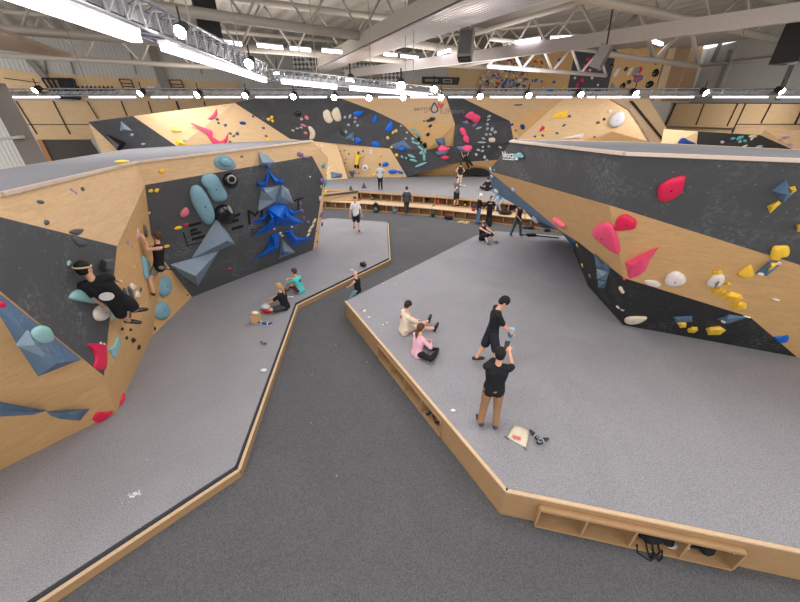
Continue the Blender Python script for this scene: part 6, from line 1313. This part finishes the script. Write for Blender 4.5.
# near cubbies
def inb(E, px, py, z=.062, d=-.12):
    t = along(E, px, py, z+.05); return E.P(t, d, z)
ang1 = math.atan2(E1.d.y, E1.d.x); ang2 = math.atan2(E2.d.y, E2.d.x)
for i, (x, y, lab) in enumerate(((424, 414, 'black shoe uppermost in the end cubby of the right platform'), (430, 421, 'black shoe in the middle of the end cubby of the right platform'), (435, 426, 'black shoe lowest in the end cubby of the right platform'))): shoe(lab, inb(E1, x, y), ang1+(.3, 1.4, 1.9)[i], plain((36, 32, 34), .6), (GREYH, REDB, GREYH)[i], 'black shoes in the end cubby', .95, 'shoe')
r = empty('harness_bag', inb(E2, 650, 535)); tag(r, 'black crumpled bag with straps spilling out of the near cubby', 'bag'); p = inb(E2, 650, 536, .06, -.12)
bm = bmesh.new()
for k in range(9): add_ell(bm, p+E2.d*random.uniform(-.22, .24)+E2.o*random.uniform(-.12, .08)+Vector((0, 0, random.uniform(.05, .16))), (.11, .09, .07), 10, 7, Matrix.Rotation(random.uniform(0, 3), 3, 'Z'))
remeshed('fabric', bm, KB, r, .015, 1)
for k, (a_, b_, dr_) in enumerate(((-.10, -.02, .0), (-.02, .10, .02), (.06, -.22, .04))):
    bm = bmesh.new(); q0_ = p+E2.o*.08; add_tube(bm, [q0_+E2.d*a_+Vector((0, 0, .08)), q0_+E2.d*a_+E2.o*.14+Vector((0, 0, .02)), q0_+E2.d*(a_+b_)*.5+E2.o*(.20+dr_)+Vector((0, 0, -.055)), q0_+E2.d*b_+E2.o*.17+Vector((0, 0, -.045)), q0_+E2.d*b_+E2.o*.1+Vector((0, 0, .03))], .013, 6); build('strap', bm, KB, r, True)
shoe('pale grey shoe standing in the near cubby between two black heaps', inb(E2, 678, 546, .062, -.04), ang2-1.4, plain((190, 184, 182), .7), WHITE, None, 1.15, 'shoe')
r = empty('clothing_heap', inb(E2, 700, 545)); tag(r, 'black clothing heap with beige cloth in the last near cubby', 'clothing'); p = inb(E2, 703, 549, .06, -.14); bm = bmesh.new()
for k in range(8): add_ell(bm, p+E2.d*random.uniform(-.16, .14)+E2.o*random.uniform(-.1, .12)+Vector((0, 0, random.uniform(.06, .18))), (.10, .08, .07), 10, 7, Matrix.Rotation(random.uniform(0, 3), 3, 'Z'))
remeshed('clothes', bm, KB, r, .015, 1); bm = bmesh.new(); add_ell(bm, p-E2.d*.17+Vector((0, 0, .20)), (.12, .09, .05), 12, 8, Matrix.Rotation(.4, 3, 'Z')); build('beige_cloth', bm, plain((186, 176, 164), .9), r, True)

# ================================================================ far holds too small to tell apart: past 300 they become one mass
bpy.context.view_layer.update()
hs = [o for o in C.objects if o.parent is None and o.name.split('.')[0] == 'climbing_hold' and o.type == 'MESH']
def px_size(o): return max(o.dimensions)/max(1.0, (o.location-CAM).length)*sorted(o.dimensions)[1]/max(1.0, (o.location-CAM).length)
hs.sort(key=px_size, reverse=True); keep, rest = hs[:296], hs[296:]
if rest:
    bm = bmesh.new(); mats = []
    for o in rest:
        n0 = len(bm.faces); v0 = len(bm.verts); bm.from_mesh(o.data); bm.verts.ensure_lookup_table(); bm.faces.ensure_lookup_table()
        for v in bm.verts[v0:]: v.co += o.location
        m_ = o.data.materials[0]
        if m_ not in mats: mats.append(m_)
        for f_ in bm.faces[n0:]: f_.material_index = mats.index(m_)
        for c_ in list(o.children): bpy.data.objects.remove(c_)
        bpy.data.objects.remove(o)
    tag(build('distant_holds', bm, mats, None, True), 'mass of tiny distant climbing holds, densest in the crowded patch on the high wall', 'climbing holds', kind='stuff')
for o in C.objects:
    if o.parent is None and 'label' in o and not 4 <= len(o['label'].split()) <= 16: print('LABEL', len(o['label'].split()), o['label'])
# ================================================================ LIGHT AND CAMERA
def area(loc, sx, sy, power, rot=(0, 0, 0), col=(1, .97, .95)):  # used for the hall's overhead lamps and for added fill lights
    l = bpy.data.lights.new('ceiling_and_fill_lamp', 'AREA'); l.shape = 'RECTANGLE'; l.size = sx; l.size_y = sy; l.energy = power*.62; l.color = col
    o = bpy.data.objects.new('ceiling_and_fill_lamp', l); C.objects.link(o); o.location = loc; o.rotation_euler = rot
for y in (-3, 4):
    for x in (-9, 0, 9): area((x, y, 9.0), 6, 2, 300)
for x in (-7, 1, 9): area((x, 11, 7.4), 6, 1.6, 260)
for y in (19, 26):
    for x in (-14, -5, 4, 13): area((x, y, 7.3), 6, 1.6, 260)
for x, yy, rz, pw in ((-12, 18, .35, 170), (-3, 18, .1, 200), (6, 18, -.1, 220), (20, 25.5, -.3, 380)): area((x, yy, 7.0), 5, 1, pw, rot=(math.radians(62), 0, rz))   # added fill lights aimed at the far walls to brighten them
for x in (-9, 3): area((x, 22, 7.5), 9, 5, 420, rot=(pi, 0, 0))   # added upward fill lights, put in only to brighten the roof sheet
w = bpy.data.worlds.new('ambient_fill'); bpy.context.scene.world = w; w.use_nodes = True  # even ambient fill added from all around, not daylight
bg = w.node_tree.nodes['Background']; bg.inputs['Color'].default_value = (1, .985, .97, 1); bg.inputs['Strength'].default_value = 1.0
cam = bpy.data.cameras.new('camera'); co = bpy.data.objects.new('camera', cam); C.objects.link(co)
cam.sensor_width = 36; cam.lens = F/800*36; co.location = CAM; co.rotation_euler = (pi/2-TH, 0, 0); cam.clip_end = 200
sc = bpy.context.scene; sc.camera = co
sc.view_settings.view_transform = 'Standard'; sc.view_settings.look = 'None'; sc.view_settings.gamma = 1; sc.view_settings.exposure = .75
